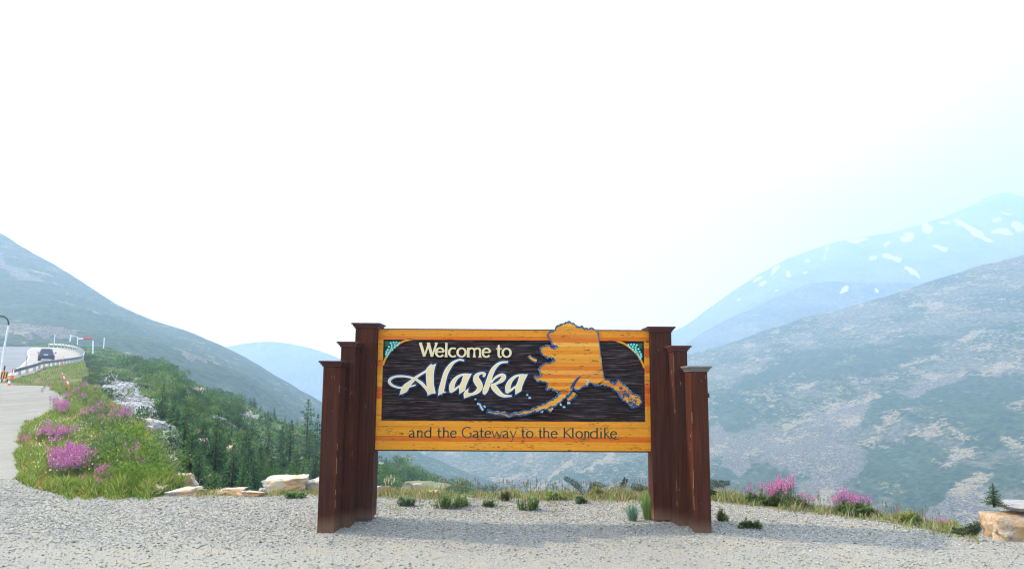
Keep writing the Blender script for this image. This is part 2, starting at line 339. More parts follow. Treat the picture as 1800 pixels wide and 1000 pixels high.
KD = {250: [(760, 1562), (690, 1688), (640, 1812)], 380: [(740, 1562), (660, 1688), (613, 1812)], 440: [(730, 1562), (650, 1688), (603, 1812)], 500: [(730, 1562), (650, 1688), (603, 1812)], 560: [(740, 1562), (660, 1688), (616, 1812)],
      620: [(750, 1562), (690, 1688), (640, 1812)], 720: [(790, 1562), (740, 1688), (690, 1812)], 850: [(820, 1562), (790, 1688), (750, 1812)]}
d_o, dP, dPX, dPY = sheet('valley_mountain', KD, 250, 850, 240, 80, MT_FAR, 10, 200, seed=9.7, edge=.2)
attrs(d_o, dPX, dPY, snow=[])
# --- left mountain
KC = {-2000: [(640, 180), (570, 250), (480, 330), (400, 420), (330, 510)], -1300: [(640, 220), (560, 320), (450, 420), (350, 520), (270, 620)], -700: [(640, 250), (560, 380), (440, 500), (330, 600), (250, 700)], -200: [(650, 250), (590, 330), (500, 420), (400, 580), (310, 740)], 0: [(660, 230), (605, 300), (555, 380), (490, 490), (412, 640)],
      60: [(660, 230), (610, 300), (560, 380), (505, 490), (446, 630)], 130: [(660, 230), (615, 300), (575, 380), (530, 490), (487, 620)], 240: [(665, 230), (635, 290), (605, 370), (578, 470), (551, 600)],
      390: [(730, 220), (700, 280), (665, 370), (635, 470), (608, 600)], 560: [(850, 220), (810, 290), (770, 370), (735, 460), (703, 580)], 650: [(900, 240), (860, 310), (820, 390), (785, 470), (752, 570)],
      750: [(930, 260), (900, 330), (865, 400), (830, 470), (800, 560)], 900: [(980, 280), (950, 350), (920, 410), (890, 470), (862, 550)]}
c_o, cP, cPX, cPY = sheet('left_mountain', KC, -2000, 900, 460, 240, MT_L, 7, 100, seed=2.4, edge=.3)
attrs(c_o, cPX, cPY, veg=[(60, 545, 130, 40, -30), (200, 590, 80, 20, -20), (350, 660, 90, 18, -25), (240, 640, 80, 14, -25)], scree=[(60, 592, 110, 9, 0), (330, 636, 50, 5, -25), (20, 470, 60, 12, -30)], lite=[(40, 512, 60, 7, -12), (140, 545, 60, 6, -20), (240, 632, 50, 5, -20), (300, 660, 50, 5, -28), (380, 700, 50, 5, -30), (70, 480, 40, 5, -25), (60, 596, 60, 4, 0)])
# valley floor, out to the edge of the haze
vf = MB().box(-2200, 2200, -900, 2200, -176, -175); tag(vf.build('valley_floor', plain('valley_rock', (.12, .13, .1), .95, .1)), kind='structure')

# --- gravel plateau
ZK = [(250, 742, 23), (200, 706, 35), (165, 678, 50), (30, 681, 57), (150, 648, 75), (80, 634, 107), (100, 612, 175), (80, 609.5, 200)]
zd = [0, 10.5, 14]+[k[2] for k in ZK]+[240]; zz = [0, 0, .03]+[at(*k).z for k in ZK]+[at(80, 609, 200).z+.2]
RIMX = [-900, 60, 85, 110, 140, 146, 150, 165, 200, 245, 280, 310, 345, 420, 600, 900, 1250, 1400, 1540, 1640, 1800, 2100, 2700]
def rimd():
    v = [200, 197, 192, 178, 152, 116, 80, 50, 35, 23, 17, 13.5]
    for x, y in ((345, 869), (420, 869), (600, 868), (900, 869), (1250, 874), (1400, 893), (1540, 907), (1640, 926), (1800, 955)): v.append(gd(x, y))
    return v+[7.0, 6.2]
RIMD = rimd()
def rim(px): return np.interp(px, RIMX, RIMD)
def px_of(X, Y): return 900+X/np.maximum(Y, .5)*1311
def ground_z(X, Y):
    px = px_of(X, Y); w = np.clip((500-px)/200, 0, 1)
    z = np.interp(Y, zd, zz)*w
    z = z+.018*fbm(X/2.3, Y/2.3, 4)*np.clip((30-Y)/10, 0, 1)
    z = z+.035*np.exp(-((X-1.95)**2+(Y-8.5)**2)/.18)
    D = rim(px); over = np.maximum(Y-D, 0)
    return z-over*.75*np.clip(over/1.2, 0, 1)
def gp(px, d):
    X = (px-900)/1311*d; return Vector((X, d, float(ground_z(np.array(X), np.array(float(d))))))
def gravel_mat():
    t = NT('gravel'); co = t.coord(); sep = t.n('SeparateXYZ'); t.l(co, sep.inputs[0])
    cell = t.vor(co, 75, 'F1', 'Color'); dist = t.vor(co, 75); cell2 = t.vor(co, 170, 'F1', 'Color'); d2 = t.vor(co, 170)
    sc_ = t.n('SeparateColor'); t.l(cell, sc_.inputs[0]); sc2 = t.n('SeparateColor'); t.l(cell2, sc2.inputs[0])
    stones = t.ramp(sc_.outputs[0], [(0, (.09, .092, .09)), (.35, (.225, .22, .20)), (.7, (.345, .335, .295)), (.92, (.42, .395, .33)), (1, (.58, .565, .52))])
    fine = t.ramp(sc2.outputs[0], [(0, (.17, .168, .148)), (.5, (.29, .282, .245)), (1, (.42, .41, .36))])
    n = t.noise(co, .55, 5, .6); n2 = t.noise(co, 2.4, 6, .65)
    # finely packed dirt near the camera and on the lane, loose stones by the rim
    nearf = t.math('ADD', t.ramp(sep.outputs['Y'], [(0, 1.), (1, 1.)]), 0.)
    yy = t.n('MapRange'); t.l(sep.outputs['Y'], yy.inputs[0]); yy.inputs[1].default_value = 6.9; yy.inputs[2].default_value = 8.6; yy.inputs[3].default_value = 1; yy.inputs[4].default_value = 0
    xx = t.n('MapRange'); t.l(sep.outputs['X'], xx.inputs[0]); xx.inputs[1].default_value = -5.2; xx.inputs[2].default_value = -8; xx.inputs[3].default_value = 0; xx.inputs[4].default_value = .8
    m = t.math('ADD', t.math('MAXIMUM', yy.outputs[0], xx.outputs[0]), t.math('MULTIPLY', t.math('SUBTRACT', t.math('ADD', n, n2), 1.), 1.3))
    c = t.mix(t.ramp(m, [(.25, 0.), (.75, 1.)]), stones, fine)
    c = t.mix(t.ramp(n2, [(.48, 0.), (.70, .65)]), c, (.35, .31, .225))
    c = t.mix(t.ramp(n, [(.35, .22), (.55, 0.)]), c, (.2, .195, .2))
    far = t.n('MapRange'); t.l(sep.outputs['Y'], far.inputs[0]); far.inputs[1].default_value = 13; far.inputs[2].default_value = 30
    c = t.mix(far.outputs[0], c, t.mix(t.ramp(t.math('ADD', t.math('MULTIPLY', n2, .5), t.math('MULTIPLY', t.noise(t.coord((.9, .12, 1), rot=(0, 0, R(30))), .9, 6, .7), .5)), [(.35, 0.), (.65, 1.)]), (.195, .185, .16), (.30, .29, .255)))
    # verge soil under the plants
    soil = t.mix(t.ramp(t.noise(co, 9, 4), [(.4, 0.), (.6, 1.)]), (.08, .09, .03), (.20, .19, .10))
    c = t.mix(t.ramp(t.math('ADD', t.attr('verge'), t.math('MULTIPLY', t.math('SUBTRACT', n2, .5), .9)), [(.45, 0.), (.6, 1.)]), c, soil)
    h = t.math('ADD', t.math('MULTIPLY', dist, -1.), t.math('MULTIPLY', d2, -.4)); t.bump(h, .8, .012)
    return t.fin(c, .95, .15)
GRAVEL = gravel_mat()
nc, nr = 760, 420
pxs = np.concatenate([np.linspace(-900, -50, 60), np.linspace(-40, 1840, nc-110), np.linspace(1850, 2700, 50)])
u = np.linspace(0, 1, nr); U = np.where(u < .9, u/.9, 1.)
Dr = rim(pxs); near = 1.2
dd = near*(Dr[:, None]/near)**U[None, :]+np.maximum(u-.9, 0)[None, :]/.1*5.0
X = (pxs[:, None]-900)/1311*dd; Z = ground_z(X, dd)
# the lane verge mask: 1 where plants grow
LANEX = np.array([0, 10.7, 11.1, 12, 15, 18, 23, 28, 34, 40, 50, 57, 66, 200]); LANEP = np.array([230, 120, 84, 54, 44, 44, 56, 104, 124, 116, 78, 42, -40, -900])   # left edge of the verge (px) per distance
def verge_w(px, d):
    l = np.interp(d, LANEX, LANEP)+fbm(px*0+d*.9, d*.35+4, 3)*22; s = 900/np.maximum(d, 1)
    a = np.clip((px-l)/(s*.35)+.5, 0, 1)*np.clip((rim(px)+1-d)/.8, 0, 1)*np.clip((np.interp(d, [9, 10.6, 11.3, 12.5], [250, 300, 330, 430])-px)/25+.5, 0, 1)*np.clip((d-(gd(200, 873))+fbm(px/30, d*.2, 3)*.5)/.8+.6, 0, 1)*np.clip((np.interp(px, [-40, 22, 60, 100, 128, 141, 150], [60, 64, 71, 83, 95, 105, 130])-d)/1.5, 0, 1)
    b = np.clip((d-rim(px)+.75)/.7, 0, 1)*(px > 640)*(px < 1700)
    return np.maximum(a, b)
PXg = np.repeat(pxs[:, None], nr, 1)
g = np.stack([X, dd, Z], -1); idx = np.arange(len(pxs)*nr).reshape(len(pxs), nr)
F = np.stack([idx[:-1, :-1], idx[1:, :-1], idx[1:, 1:], idx[:-1, 1:]], -1).reshape(-1, 4)
ground = mesh_obj('ground', g.reshape(-1, 3), F, GRAVEL, smooth=True); tag(ground, kind='structure')
fattr(ground, 'verge', verge_w(PXg, dd))
# ground behind and beside the camera
gb = MB().add([(-60, -40, -.03), (60, -40, -.03), (60, 1.3, -.03), (-60, 1.3, -.03)], [(0, 1, 2, 3)]).build('ground_behind', GRAVEL); tag(gb, kind='structure'); fattr(gb, 'verge', [0]*4)

# --- slope below the rim, left
def slope_mat():
    t = NT('slope_soil'); co = t.coord(); n = t.noise(co, .12, 6, .65); f = t.noise(co, 1.6, 6, .7); v = t.vor(co, 1.3, 'F1', 'Color')
    s = t.n('SeparateColor'); t.l(v, s.inputs[0])
    green = t.mix(t.ramp(f, [(.35, 0.), (.65, 1.)]), (.03, .06, .018), (.12, .17, .05))
    rock = t.mix(t.ramp(s.outputs[0], [(0, 0.), (1, 1.)]), (.14, .135, .13), (.36, .34, .31))
    c = t.mix(t.ramp(t.math('ADD', n, t.math('MULTIPLY', t.attr('rocky'), .35)), [(.56, 0.), (.66, 1.)]), green, rock)
    t.bump(t.math('ADD', f, t.vor(co, 1.3)), 1, .3); return t.fin(c, .95, .1)
KB = {60: [(645, 208), (632, 212), (618, 216), (611, 220), (607, 230)], 100: [(650, 168), (636, 186), (620, 198), (612, 208), (607, 222)], 146: [(668, 68), (655, 88), (643, 114), (624, 145), (611, 185)], 200: [(716, 34), (696, 45), (665, 70), (640, 110), (616, 190)], 250: [(770, 21.5), (730, 31), (692, 52), (665, 85), (640, 150)],
      300: [(862, 12.5), (790, 19), (735, 32), (690, 62), (657, 130)], 350: [(920, 12.5), (840, 18), (780, 29), (725, 52), (680, 120)], 420: [(950, 13), (860, 22), (805, 34), (750, 60), (706, 125)],
      500: [(960, 14), (875, 25), (825, 42), (780, 75), (744, 120)], 560: [(970, 15), (885, 28), (845, 45), (805, 75), (770, 115)], 650: [(980, 18), (900, 36), (860, 58), (830, 82), (802, 108)],
      750: [(990, 22), (920, 45), (885, 72), (862, 90), (843, 104)], 850: [(1000, 28), (950, 52), (915, 75), (893, 95), (872, 106)], 1000: [(1010, 32), (990, 55), (970, 80), (950, 95), (940, 106)]}
b_o, bP, bPX, bPY = sheet('hillside', KB, 60, 1000, 420, 200, slope_mat(), .35, 6, back=(.6, -.75), seed=4.4, ridge=False, edge=1.)
rocky = blobs(bPX, bPY, [(222, 700, 78, 38, -38), (395, 745, 40, 8, -30), (440, 735, 30, 8, -25), (340, 690, 30, 10, -20), (270, 745, 45, 22, -45), (300, 800, 25, 25, 0), (350, 700, 50, 6, -25), (400, 700, 40, 5, -25), (475, 790, 40, 8, -25), (520, 800, 30, 6, -25), (330, 850, 30, 20, 0), (660, 812, 30, 12, -25)], 5)
fattr(b_o, 'rocky', rocky)
bcol = bPX[:, 0]
def slope_pt(px, t):
    "point on the hillside at column px and row fraction t"
    i = (px-60)/(1000-60)*(len(bcol)-1); i0 = int(np.clip(i, 0, len(bcol)-2)); k = t*199; k0 = int(min(k, 198)); a = i-i0; b = k-k0
    p = (bP[i0, k0]*(1-a)+bP[i0+1, k0]*a)*(1-b)+(bP[i0, k0+1]*(1-a)+bP[i0+1, k0+1]*a)*b
    return Vector(p.tolist())
def slope_row(px, py):
    i = int(np.clip((px-60)/(1000-60)*(len(bcol)-1), 0, len(bcol)-1)); ys = bPY[i, :200]
    return float(np.interp(-py, -ys, np.linspace(0, 1, 200)))
# ------------------------------------------------------------------ haze
hz = MB().box(-2250, 2250, -950, 2250, -177, 580).build('haze'); tag(hz, kind='stuff')
hm = bpy.data.materials.new('haze'); hm.use_nodes = True; hm.node_tree.nodes.clear()
ho = hm.node_tree.nodes.new('ShaderNodeOutputMaterial'); hv = hm.node_tree.nodes.new('ShaderNodeVolumePrincipled')
hv.inputs['Density'].default_value = HAZE_DENSITY; hv.inputs['Color'].default_value = (*HAZE_COLOR, 1); hv.inputs['Anisotropy'].default_value = .2
hm.node_tree.links.new(hv.outputs[0], ho.inputs['Volume']); hz.data.materials.append(hm)
# ------------------------------------------------------------------ the welcome sign
YS, YM = gd(569, 935), gd(606, 926)            # front faces of the short and the middle posts
PD = .30
YS0 = YS; YM0 = YS+PD; YT0 = YM0+PD; YP = YT0+.10     # post fronts and panel face
def sx(px, py, d=None): p = at(px, py, YP if d is None else d); return p.x, p.z
PX0 = (sx(658, 685)[0]); PX1 = sx(1147, 685)[0]
PZ1 = (sx(663, 577)[1]+sx(1143, 583)[1])/2; PZ0 = (sx(656, 790)[1]+sx(1146, 793)[1])/2
def post_wood():
    t = NT('brown_stained_post'); g = t.noise(t.coord((30, 30, 1.1)), 1.2, 6, .6, .4); w = t.noise(t.coord((1.5, 1.5, .8)), 1.5, 4, .6); r = t.objrand()
    c = t.mix(t.ramp(g, [(.3, 0.), (.65, 1.)]), (.032, .009, .006), (.095, .027, .011))
    c = t.mix(t.ramp(w, [(.45, 0.), (.7, .6)]), c, (.05, .022, .015))
    s = t.noise(t.coord((40, 40, 7)), 1.1, 2, .8); s2 = t.noise(t.coord((3, 3, 1.6)), 2, 3, .7)
    c = t.mix(t.ramp(t.math('MULTIPLY', s, s2), [(.405, 0.), (.43, .8)]), c, (.40, .24, .15))
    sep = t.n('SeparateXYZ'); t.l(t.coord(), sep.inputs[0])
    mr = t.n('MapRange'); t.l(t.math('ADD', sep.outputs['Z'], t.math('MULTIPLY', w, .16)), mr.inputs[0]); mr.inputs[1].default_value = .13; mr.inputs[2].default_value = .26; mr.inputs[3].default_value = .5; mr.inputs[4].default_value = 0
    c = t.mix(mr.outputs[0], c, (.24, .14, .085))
    t.bump(g, .35, .004); return t.fin(c, .6, .06)
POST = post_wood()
CAPM = wood('post_cap_wood', [(.075, .022, .018), (.11, .04, .03)], grain=(1, 26, 26), knots=False, rough=.45)
CAPG = plain('weathered_cap', (.17, .15, .135), .6)
EDGE = plain('worn_edge', (.22, .10, .05), .6, var=.3, scale=30)
YEL = wood('varnished_board', [(.80, .30, .012), (.84, .36, .018), (.72, .22, .009), (.86, .42, .04), (.76, .27, .012)])
ORA = wood('varnished_board_red', [(.70, .13, .006), (.74, .18, .008), (.66, .105, .005)])
STATE = wood('varnished_map_wood', [(.80, .33, .02), (.84, .41, .04), (.66, .13, .008), (.80, .35, .03), (.74, .23, .012), (.86, .47, .09)], band=.047)
CREAM = plain('cream_paint', (.80, .62, .34), .5, var=.05); PALE = plain('pale_edge_highlight', (.84, .82, .64), .5, var=.04)  # pale rim colour paints an edge highlight round the cream letters
NAVY = plain('blue_paint', (.012, .035, .13), .45, var=.3, scale=25); BLUE = plain('bright_blue_paint', (.018, .07, .15), .45, var=.35, scale=30)
INK = plain('carved_letter', (.018, .014, .012), .6, var=.4, scale=20); GLINT = plain('letter_edge_highlight', (.30, .22, .08), .5)  # rims of the carved letters are coloured as a glint
TEAL = plain('petal_paint', (.12, .62, .56), .5, var=.25, scale=40); GRN = plain('leaf_paint', (.01, .10, .035), .5); DOT = plain('petal_centre', (.75, .85, .75), .5)
BLK = plain('black_paint', (.012, .008, .008), .6)
def blasted():
    t = NT('sandblasted_wood'); co = t.coord((.9, 1, 30)); g = t.noise(co, 2.2, 7, .68, .25); g2 = t.noise(t.coord((2.2, 1, 85)), 2, 4, .6); w = t.noise(t.coord((1, 1, 3)), 1.4, 3)
    c = t.mix(t.ramp(g, [(.35, 0.), (.6, 1.)]), (.006, .004, .005), (.032, .013, .011))
    c = t.mix(t.ramp(w, [(.4, 0.), (.65, .5)]), c, (.018, .018, .020))
    c = t.mix(t.ramp(t.math('MULTIPLY', g, g2), [(.27, 0.), (.36, .85)]), c, (.17, .125, .115))
    t.bump(t.math('ADD', g, g2), .7, .008); return t.fin(c, .7, .12)
BLAST = blasted()
sign = tag(empty('welcome_sign', ((PX0+PX1)/2, YP, 0)), 'carved wooden welcome sign with a raised state map between stepped brown posts', 'sign')
SO = Vector(sign.location)
def sbuild(mb, name, mat, parent=sign, smooth=False, bevel=0, origin=None):
    "shape given in world coordinates; stored relative to the sign so that parts move with it"
    o = mb.build(name, mat, parent, smooth, bevel)
    o.matrix_parent_inverse = Matrix.Identity(4)
    if parent is sign: o.location = -SO
    return o
# posts
def post(xa, xb, ya, yb, z0, z1, grey=False):
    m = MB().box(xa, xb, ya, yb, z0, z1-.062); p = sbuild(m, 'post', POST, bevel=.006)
    c = MB(); o1, o2, o3 = .013, .028, .044
    c.box(xa-o1, xb+o1, ya-o1, yb+o1, z1-.062, z1-.040); c.box(xa-o2, xb+o2, ya-o2, yb+o2, z1-.040, z1-.020); c.box(xa-o3, xb+o3, ya-o3, yb+o3, z1-.020, z1)
    c = c.build('post_cap', CAPG if grey else CAPM, p, bevel=.004)
    return p
def fx(a, b, d, y): return at(a, y, d).x, at(b, y, d).x
# (front left px, right px measured at row y, depth, top row, floor)
XL = [fx(567, 597.5, YS0, 780), fx(597, 620, YM0, 700), fx(621.5, 656.5, YT0, 760)]
XL = [(at(563, 780, YS0).x, at(593, 780, YS0).x), (at(596, 700, YM0).x, at(622, 700, YM0).x), (at(622.5, 640, YT0).x, at(661, 640, YT0).x)]
XR = [(at(1217.5, 780, YS0).x, at(1247, 780, YS0).x), (at(1186, 700, YM0).x, at(1210, 700, YM0).x), (at(1144.5, 640, YT0).x, at(1181.5, 640, YT0).x)]
TL = [at(590, 634, YS0-.05).z, at(612, 600, YM0-.05).z, at(642, 567, YT0-.05).z]; TR = [at(1225, 643, YS0-.05).z, at(1197, 607, YM0-.05).z, at(1163, 573.5, YT0-.05).z]
dep = [(YS0, YS0+PD), (YM0, YM0+PD-.01), (YT0, YT0+.32)]
for side, (XX, TT) in enumerate(((XL, TL), (XR, TR))):
    for k in range(3):
        z0 = -.25 if k < 2 else .035
        ya = dep[k][0]+.003*k
        p = post(XX[k][0], XX[k][1], ya, dep[k][1], z0, TT[k], grey=(side == 1 and k == 0))
    # footing under the tall post
    m = MB().box(XX[2][0]+.05, XX[2][1]-.05, YT0+.04, YT0+.26, -.2, .035); sbuild(m, 'post_foot', plain('grey_footing', (.16, .11, .09), .8))
# worn corner strips of the posts
m = MB(); rr = random.Random(4)
for XX, s in ((XL, 1), (XR, 0)):
    for k in (0, 1):
        x = XX[k][s]; z = .25
        while z < TL[k]-.2:
            L_ = rr.uniform(.04, .22)
            if rr.random() < .5:
                w_ = rr.uniform(.002, .006); m.box(x-w_ if s else x-.0015, x+.0015 if s else x+w_, dep[k][0]+.003*k-.0015, dep[k][0]+.01, z, z+L_)
            z += L_+rr.uniform(.03, .2)
sbuild(m, 'worn_corner', EDGE)['kind'] = 'stuff'
# long drying crack in the short left post, split in the short right post
m = MB(); x0, z0 = at(571, 880, YS0).x, at(571, 880, YS0).z
pts = [(at(x, y, YS0).x, at(x, y, YS0).z, w) for x, y, w in ((563, 905, .004), (566, 880, .008), (567.5, 860, .006), (570, 835, .005), (572, 815, .003))]
m.ribbon(pts, YS0-.002, YS0+.01); sbuild(m, 'wood_crack', BLK); m = MB()
pts = [(at(x, y, YS0).x, at(x, y, YS0).z, w) for x, y, w in ((1236, 856, .003), (1234.5, 846, .014), (1234.5, 838, .012), (1234, 832, .003))]
m.ribbon(pts, YS0-.002, YS0+.01); sbuild(m, 'wood_crack', BLK)
# dark bracket and cable on the far side of the short right post
m = MB().box(XR[0][1], XR[0][1]+.012, YS0+.05, YS0+.10, at(1246, 800, YS0).z, at(1246, 680, YS0).z).box(XR[0][1]+.012, XR[0][1]+.028, YS0+.05, YS0+.10, at(1246, 699, YS0).z, at(1246, 691, YS0).z)
sbuild(m, 'bracket', BLK)
# boards of the panel ------------------------------------------------
def Zp(py): return PZ1+(PZ0-PZ1)*(py-580)/(791.5-580)
def Xp(px): return PX0+(PX1-PX0)*(px-658)/(1147-658)
TH = .075
def board(x0, x1, y0, y1, mat, proud=0.):
    m = MB().box(x0+.0006, x1-.0006, YP-proud, YP+TH, Zp(y1)+.0008, Zp(y0)-.0008); return sbuild(m, 'board', mat, bevel=.0012)
rr = random.Random(9)
board(Xp(658), Xp(1147), 580, 592.5, YEL, .000); board(Xp(658), Xp(1147), 592.5, 598.5, ORA, .001)
for y0, y1, mt in ((741, 751, YEL), (751, 767.5, YEL), (767.5, 776, ORA), (776, 791.5, YEL)):
    board(Xp(658), Xp(1147), y0, y1, mt, rr.uniform(0, .002))
for xa, xb in ((658, 671.5), (1133.5, 1147)):
    y = 598.5
    while y < 741:
        h = rr.uniform(8, 16); h = 741-y if y+h > 735 else h
        board(Xp(xa), Xp(xb), y, y+h, ORA if rr.random() < .3 else YEL, rr.uniform(0, .002)); y += h
# top and bottom edge
sbuild(MB().box(PX0, PX1, YP-.006, YP+TH+.004, PZ1, PZ1+.010), 'top_edge', plain('dark_cap_strip', (.13, .06, .05), .6))
sbuild(MB().box(PX0, PX1, YP+.004, YP+TH, PZ0-.013, PZ0-.0005), 'bottom_edge', plain('dark_bottom_strip', (.05, .025, .012), .7))
sbuild(MB().box(PX0, PX1, YP+TH, YP+TH+.03, PZ0, PZ1), 'back_board', plain('back_plywood', (.10, .04, .025), .7))
# sandblasted field with real ridges
nx, nz = 520, 230; gx = np.linspace(Xp(671.5), Xp(1133.5), nx); gz = np.linspace(Zp(598.5), Zp(741), nz); GX, GZ = np.meshgrid(gx, gz, indexing='ij')
h = fbm(GX*1.6, GZ*42, 4, .6)*.006+fbm(GX*5+3, GZ*120, 2)*.003+.0
V = np.stack([GX, YP+.024-h, GZ], -1).reshape(-1, 3); idx = np.arange(nx*nz).reshape(nx, nz)
Fq = np.stack([idx[:-1, :-1], idx[:-1, 1:], idx[1:, 1:], idx[1:, :-1]], -1).reshape(-1, 4)
o = mesh_obj('dark_field', V-np.array(SO), Fq, BLAST, sign, smooth=True)
# corner arches and painted forget-me-nots
def spt(px, py): return (Xp(px+0.), Zp(py))
def flower_corner(arch, cx, cy, s):
    pts = smooth_pts([(*spt(x, y), .022) for x, y in arch], 6)
    a = sbuild(MB().ribbon(pts, YP-.001, YP+.03), 'corner_arch', YEL)
    m = MB(); lf = MB(); ce = MB(); r2 = random.Random(3)
    corner = [spt(cx-s*1, cy-1), spt(cx+s*33, cy-1), spt(cx+s*15, cy+10), spt(cx-s*1, cy+31)]
    sbuild(MB().prism(corner, YP+.012, YP+.028), 'corner_ground', BLK)
    for lx, ly in ((3, 3), (6, 5), (4, 8), (14, 12), (9, 4)):
        X0, Z0 = spt(cx+s*lx, cy+ly); lf.prism([(X0+.018*math.cos(a_)*1.2, Z0+.018*math.sin(a_)) for a_ in np.linspace(0, 2*math.pi, 7)[:-1]], YP+.004-.0004*lx, YP+.013)
    for k, (lx, ly) in enumerate(((11, 4), (16, 3), (21, 3), (26, 4), (13, 8), (18, 7), (23, 8), (8, 11), (13, 12), (18, 11.5), (6, 16), (11, 16), (4, 20), (9, 20), (3.5, 24), (7, 24), (14, 16), (5, 28))):
        X0, Z0 = spt(cx+s*lx, cy+ly); a0 = r2.random()*6
        for q in range(5):
            A = a0+q*2*math.pi/5; px_, pz_ = X0+.0085*math.cos(A), Z0+.0085*math.sin(A)
            m.prism([(px_+.0065*math.cos(b), pz_+.0065*math.sin(b)) for b in np.linspace(0, 2*math.pi, 7)[:-1]], YP-.001-.0002*q-.0001*k, YP+.012)
        ce.prism([(X0+.004*math.cos(b), Z0+.004*math.sin(b)) for b in np.linspace(0, 2*math.pi, 7)[:-1]], YP-.006, YP)
    c = sbuild(m, 'painted_flowers', TEAL); c['kind'] = 'stuff'; lf.build('painted_leaves', GRN, c)['kind'] = 'stuff'; ce.build('flower_centres', DOT, c)['kind'] = 'stuff'
flower_corner([(671.5, 644), (676, 632), (684, 619), (696, 608), (708, 601), (722, 597.5)], 673.5, 600.5, 1)
flower_corner([(1133.5, 646), (1129, 635), (1121, 622), (1110, 611), (1098, 603), (1084, 597.5)], 1131.5, 601.5, -1)
# ---- lettering: pixel tracings turned into points on the panel face
def q1(x, y): return (675+x/13.33, 625+y/13.33)
def q2(x, y): return (795+x/12.82, 625+y/12.82)
PXM = (PX1-PX0)/489                                   # metres per traced unit on the panel
def face(px, py):                                     # undo the slight roll and convergence of the tracing
    p = at(px, py, YP); return p.x, p.z
LET = {}
a_shape = dict(s=[[(1610, 428, 20), (1500, 440, 30), (1405, 480, 52), (1320, 560, 78), (1268, 655, 105), (1250, 740, 105), (1232, 842, 40)],
                  [(1232, 838, 24), (1330, 768, 36), (1430, 690, 24)]],
               p=[[(1525, 432), (1610, 424), (1692, 424), (1622, 560), (1572, 680), (1548, 790), (1432, 862), (1424, 705), (1480, 590)]])
word = [
 ('A', q1, dict(s=[[(742, 682, 14), (650, 712, 20), (545, 735, 20), (410, 750, 26), (300, 735, 30), (185, 685, 40), (128, 610, 52), (160, 540, 48), (270, 490, 34), (430, 480, 30), (580, 498, 30), (690, 530, 34), (790, 580, 44), (900, 662, 56), (1000, 780, 50), (1045, 880, 24)],
                   [(1140, 232, 90), (1060, 300, 80), (990, 360, 42), (880, 425, 34), (780, 490, 48), (690, 565, 66), (600, 650, 92), (530, 720, 130), (478, 790, 140), (405, 880, 50)]],
                p=[[(1212, 198), (1175, 330), (1158, 470), (1162, 680), (1204, 872), (1110, 885), (1032, 918), (1015, 760), (1000, 560), (990, 390), (1020, 290), (1110, 235)], [(375, 905), (420, 760), (545, 735), (525, 845)]])),
 ('l', q1, dict(s=[[(1310, 900, 60), (1345, 800, 112), (1375, 680, 108), (1410, 540, 100), (1455, 400, 96), (1530, 270, 86), (1620, 165, 52), (1733, 105, 28), (1800, 98, 26), (1878, 112, 22)]],
                p=[[(1275, 922), (1300, 790), (1400, 790), (1410, 850), (1452, 858), (1360, 872)]])),
 ('a', lambda x, y: (lambda p: (p[0]-98.5, p[1]-1.0))(q2(x, y)), a_shape),
 ('s', q2, dict(s=[[(700, 478, 18), (722, 420, 66), (680, 388, 36), (600, 410, 56), (545, 470, 110), (548, 545, 140), (590, 620, 150), (622, 690, 130), (600, 770, 100), (530, 830, 66), (440, 868, 44), (370, 862, 40)]],
                p=[[(362, 742), (350, 830), (400, 872), (500, 850), (400, 905), (275, 948), (262, 860), (300, 790)]])),
 ('k', q2, dict(s=[[(712, 868, 40), (745, 780, 112), (790, 660, 110), (835, 520, 104), (885, 385, 96), (945, 280, 80), (1030, 195, 54), (1120, 150, 34), (1255, 142, 24)],
                   [(880, 612, 26), (930, 535, 30), (1010, 470, 44), (1110, 430, 52), (1160, 470, 100), (1120, 545, 90), (1040, 600, 50), (960, 640, 40), (872, 662, 30)],
                   [(870, 650, 40), (925, 690, 110), (990, 770, 118), (1070, 850, 96), (1170, 903, 54), (1340, 908, 18)]], p=[])),
 ('a', q2, a_shape)]
def grow(poly, g):
    n = len(poly); A = sum(poly[i][0]*poly[(i+1) % n][1]-poly[(i+1) % n][0]*poly[i][1] for i in range(n)); sgn = 1 if A > 0 else -1; out = []
    for i in range(n):
        p, a, b = Vector(poly[i]), Vector(poly[i-1]), Vector(poly[(i+1) % n]); e1 = (p-a).normalized(); e2 = (b-p).normalized()
        n1 = Vector((e1.y, -e1.x))*sgn; n2 = Vector((e2.y, -e2.x))*sgn; m_ = (n1+n2)
        m_ = m_.normalized() if m_.length > 1e-6 else n1; k = min(1/max(m_.dot(n1), .45), 2.0); out.append(tuple(p+m_*g*k))
    return out
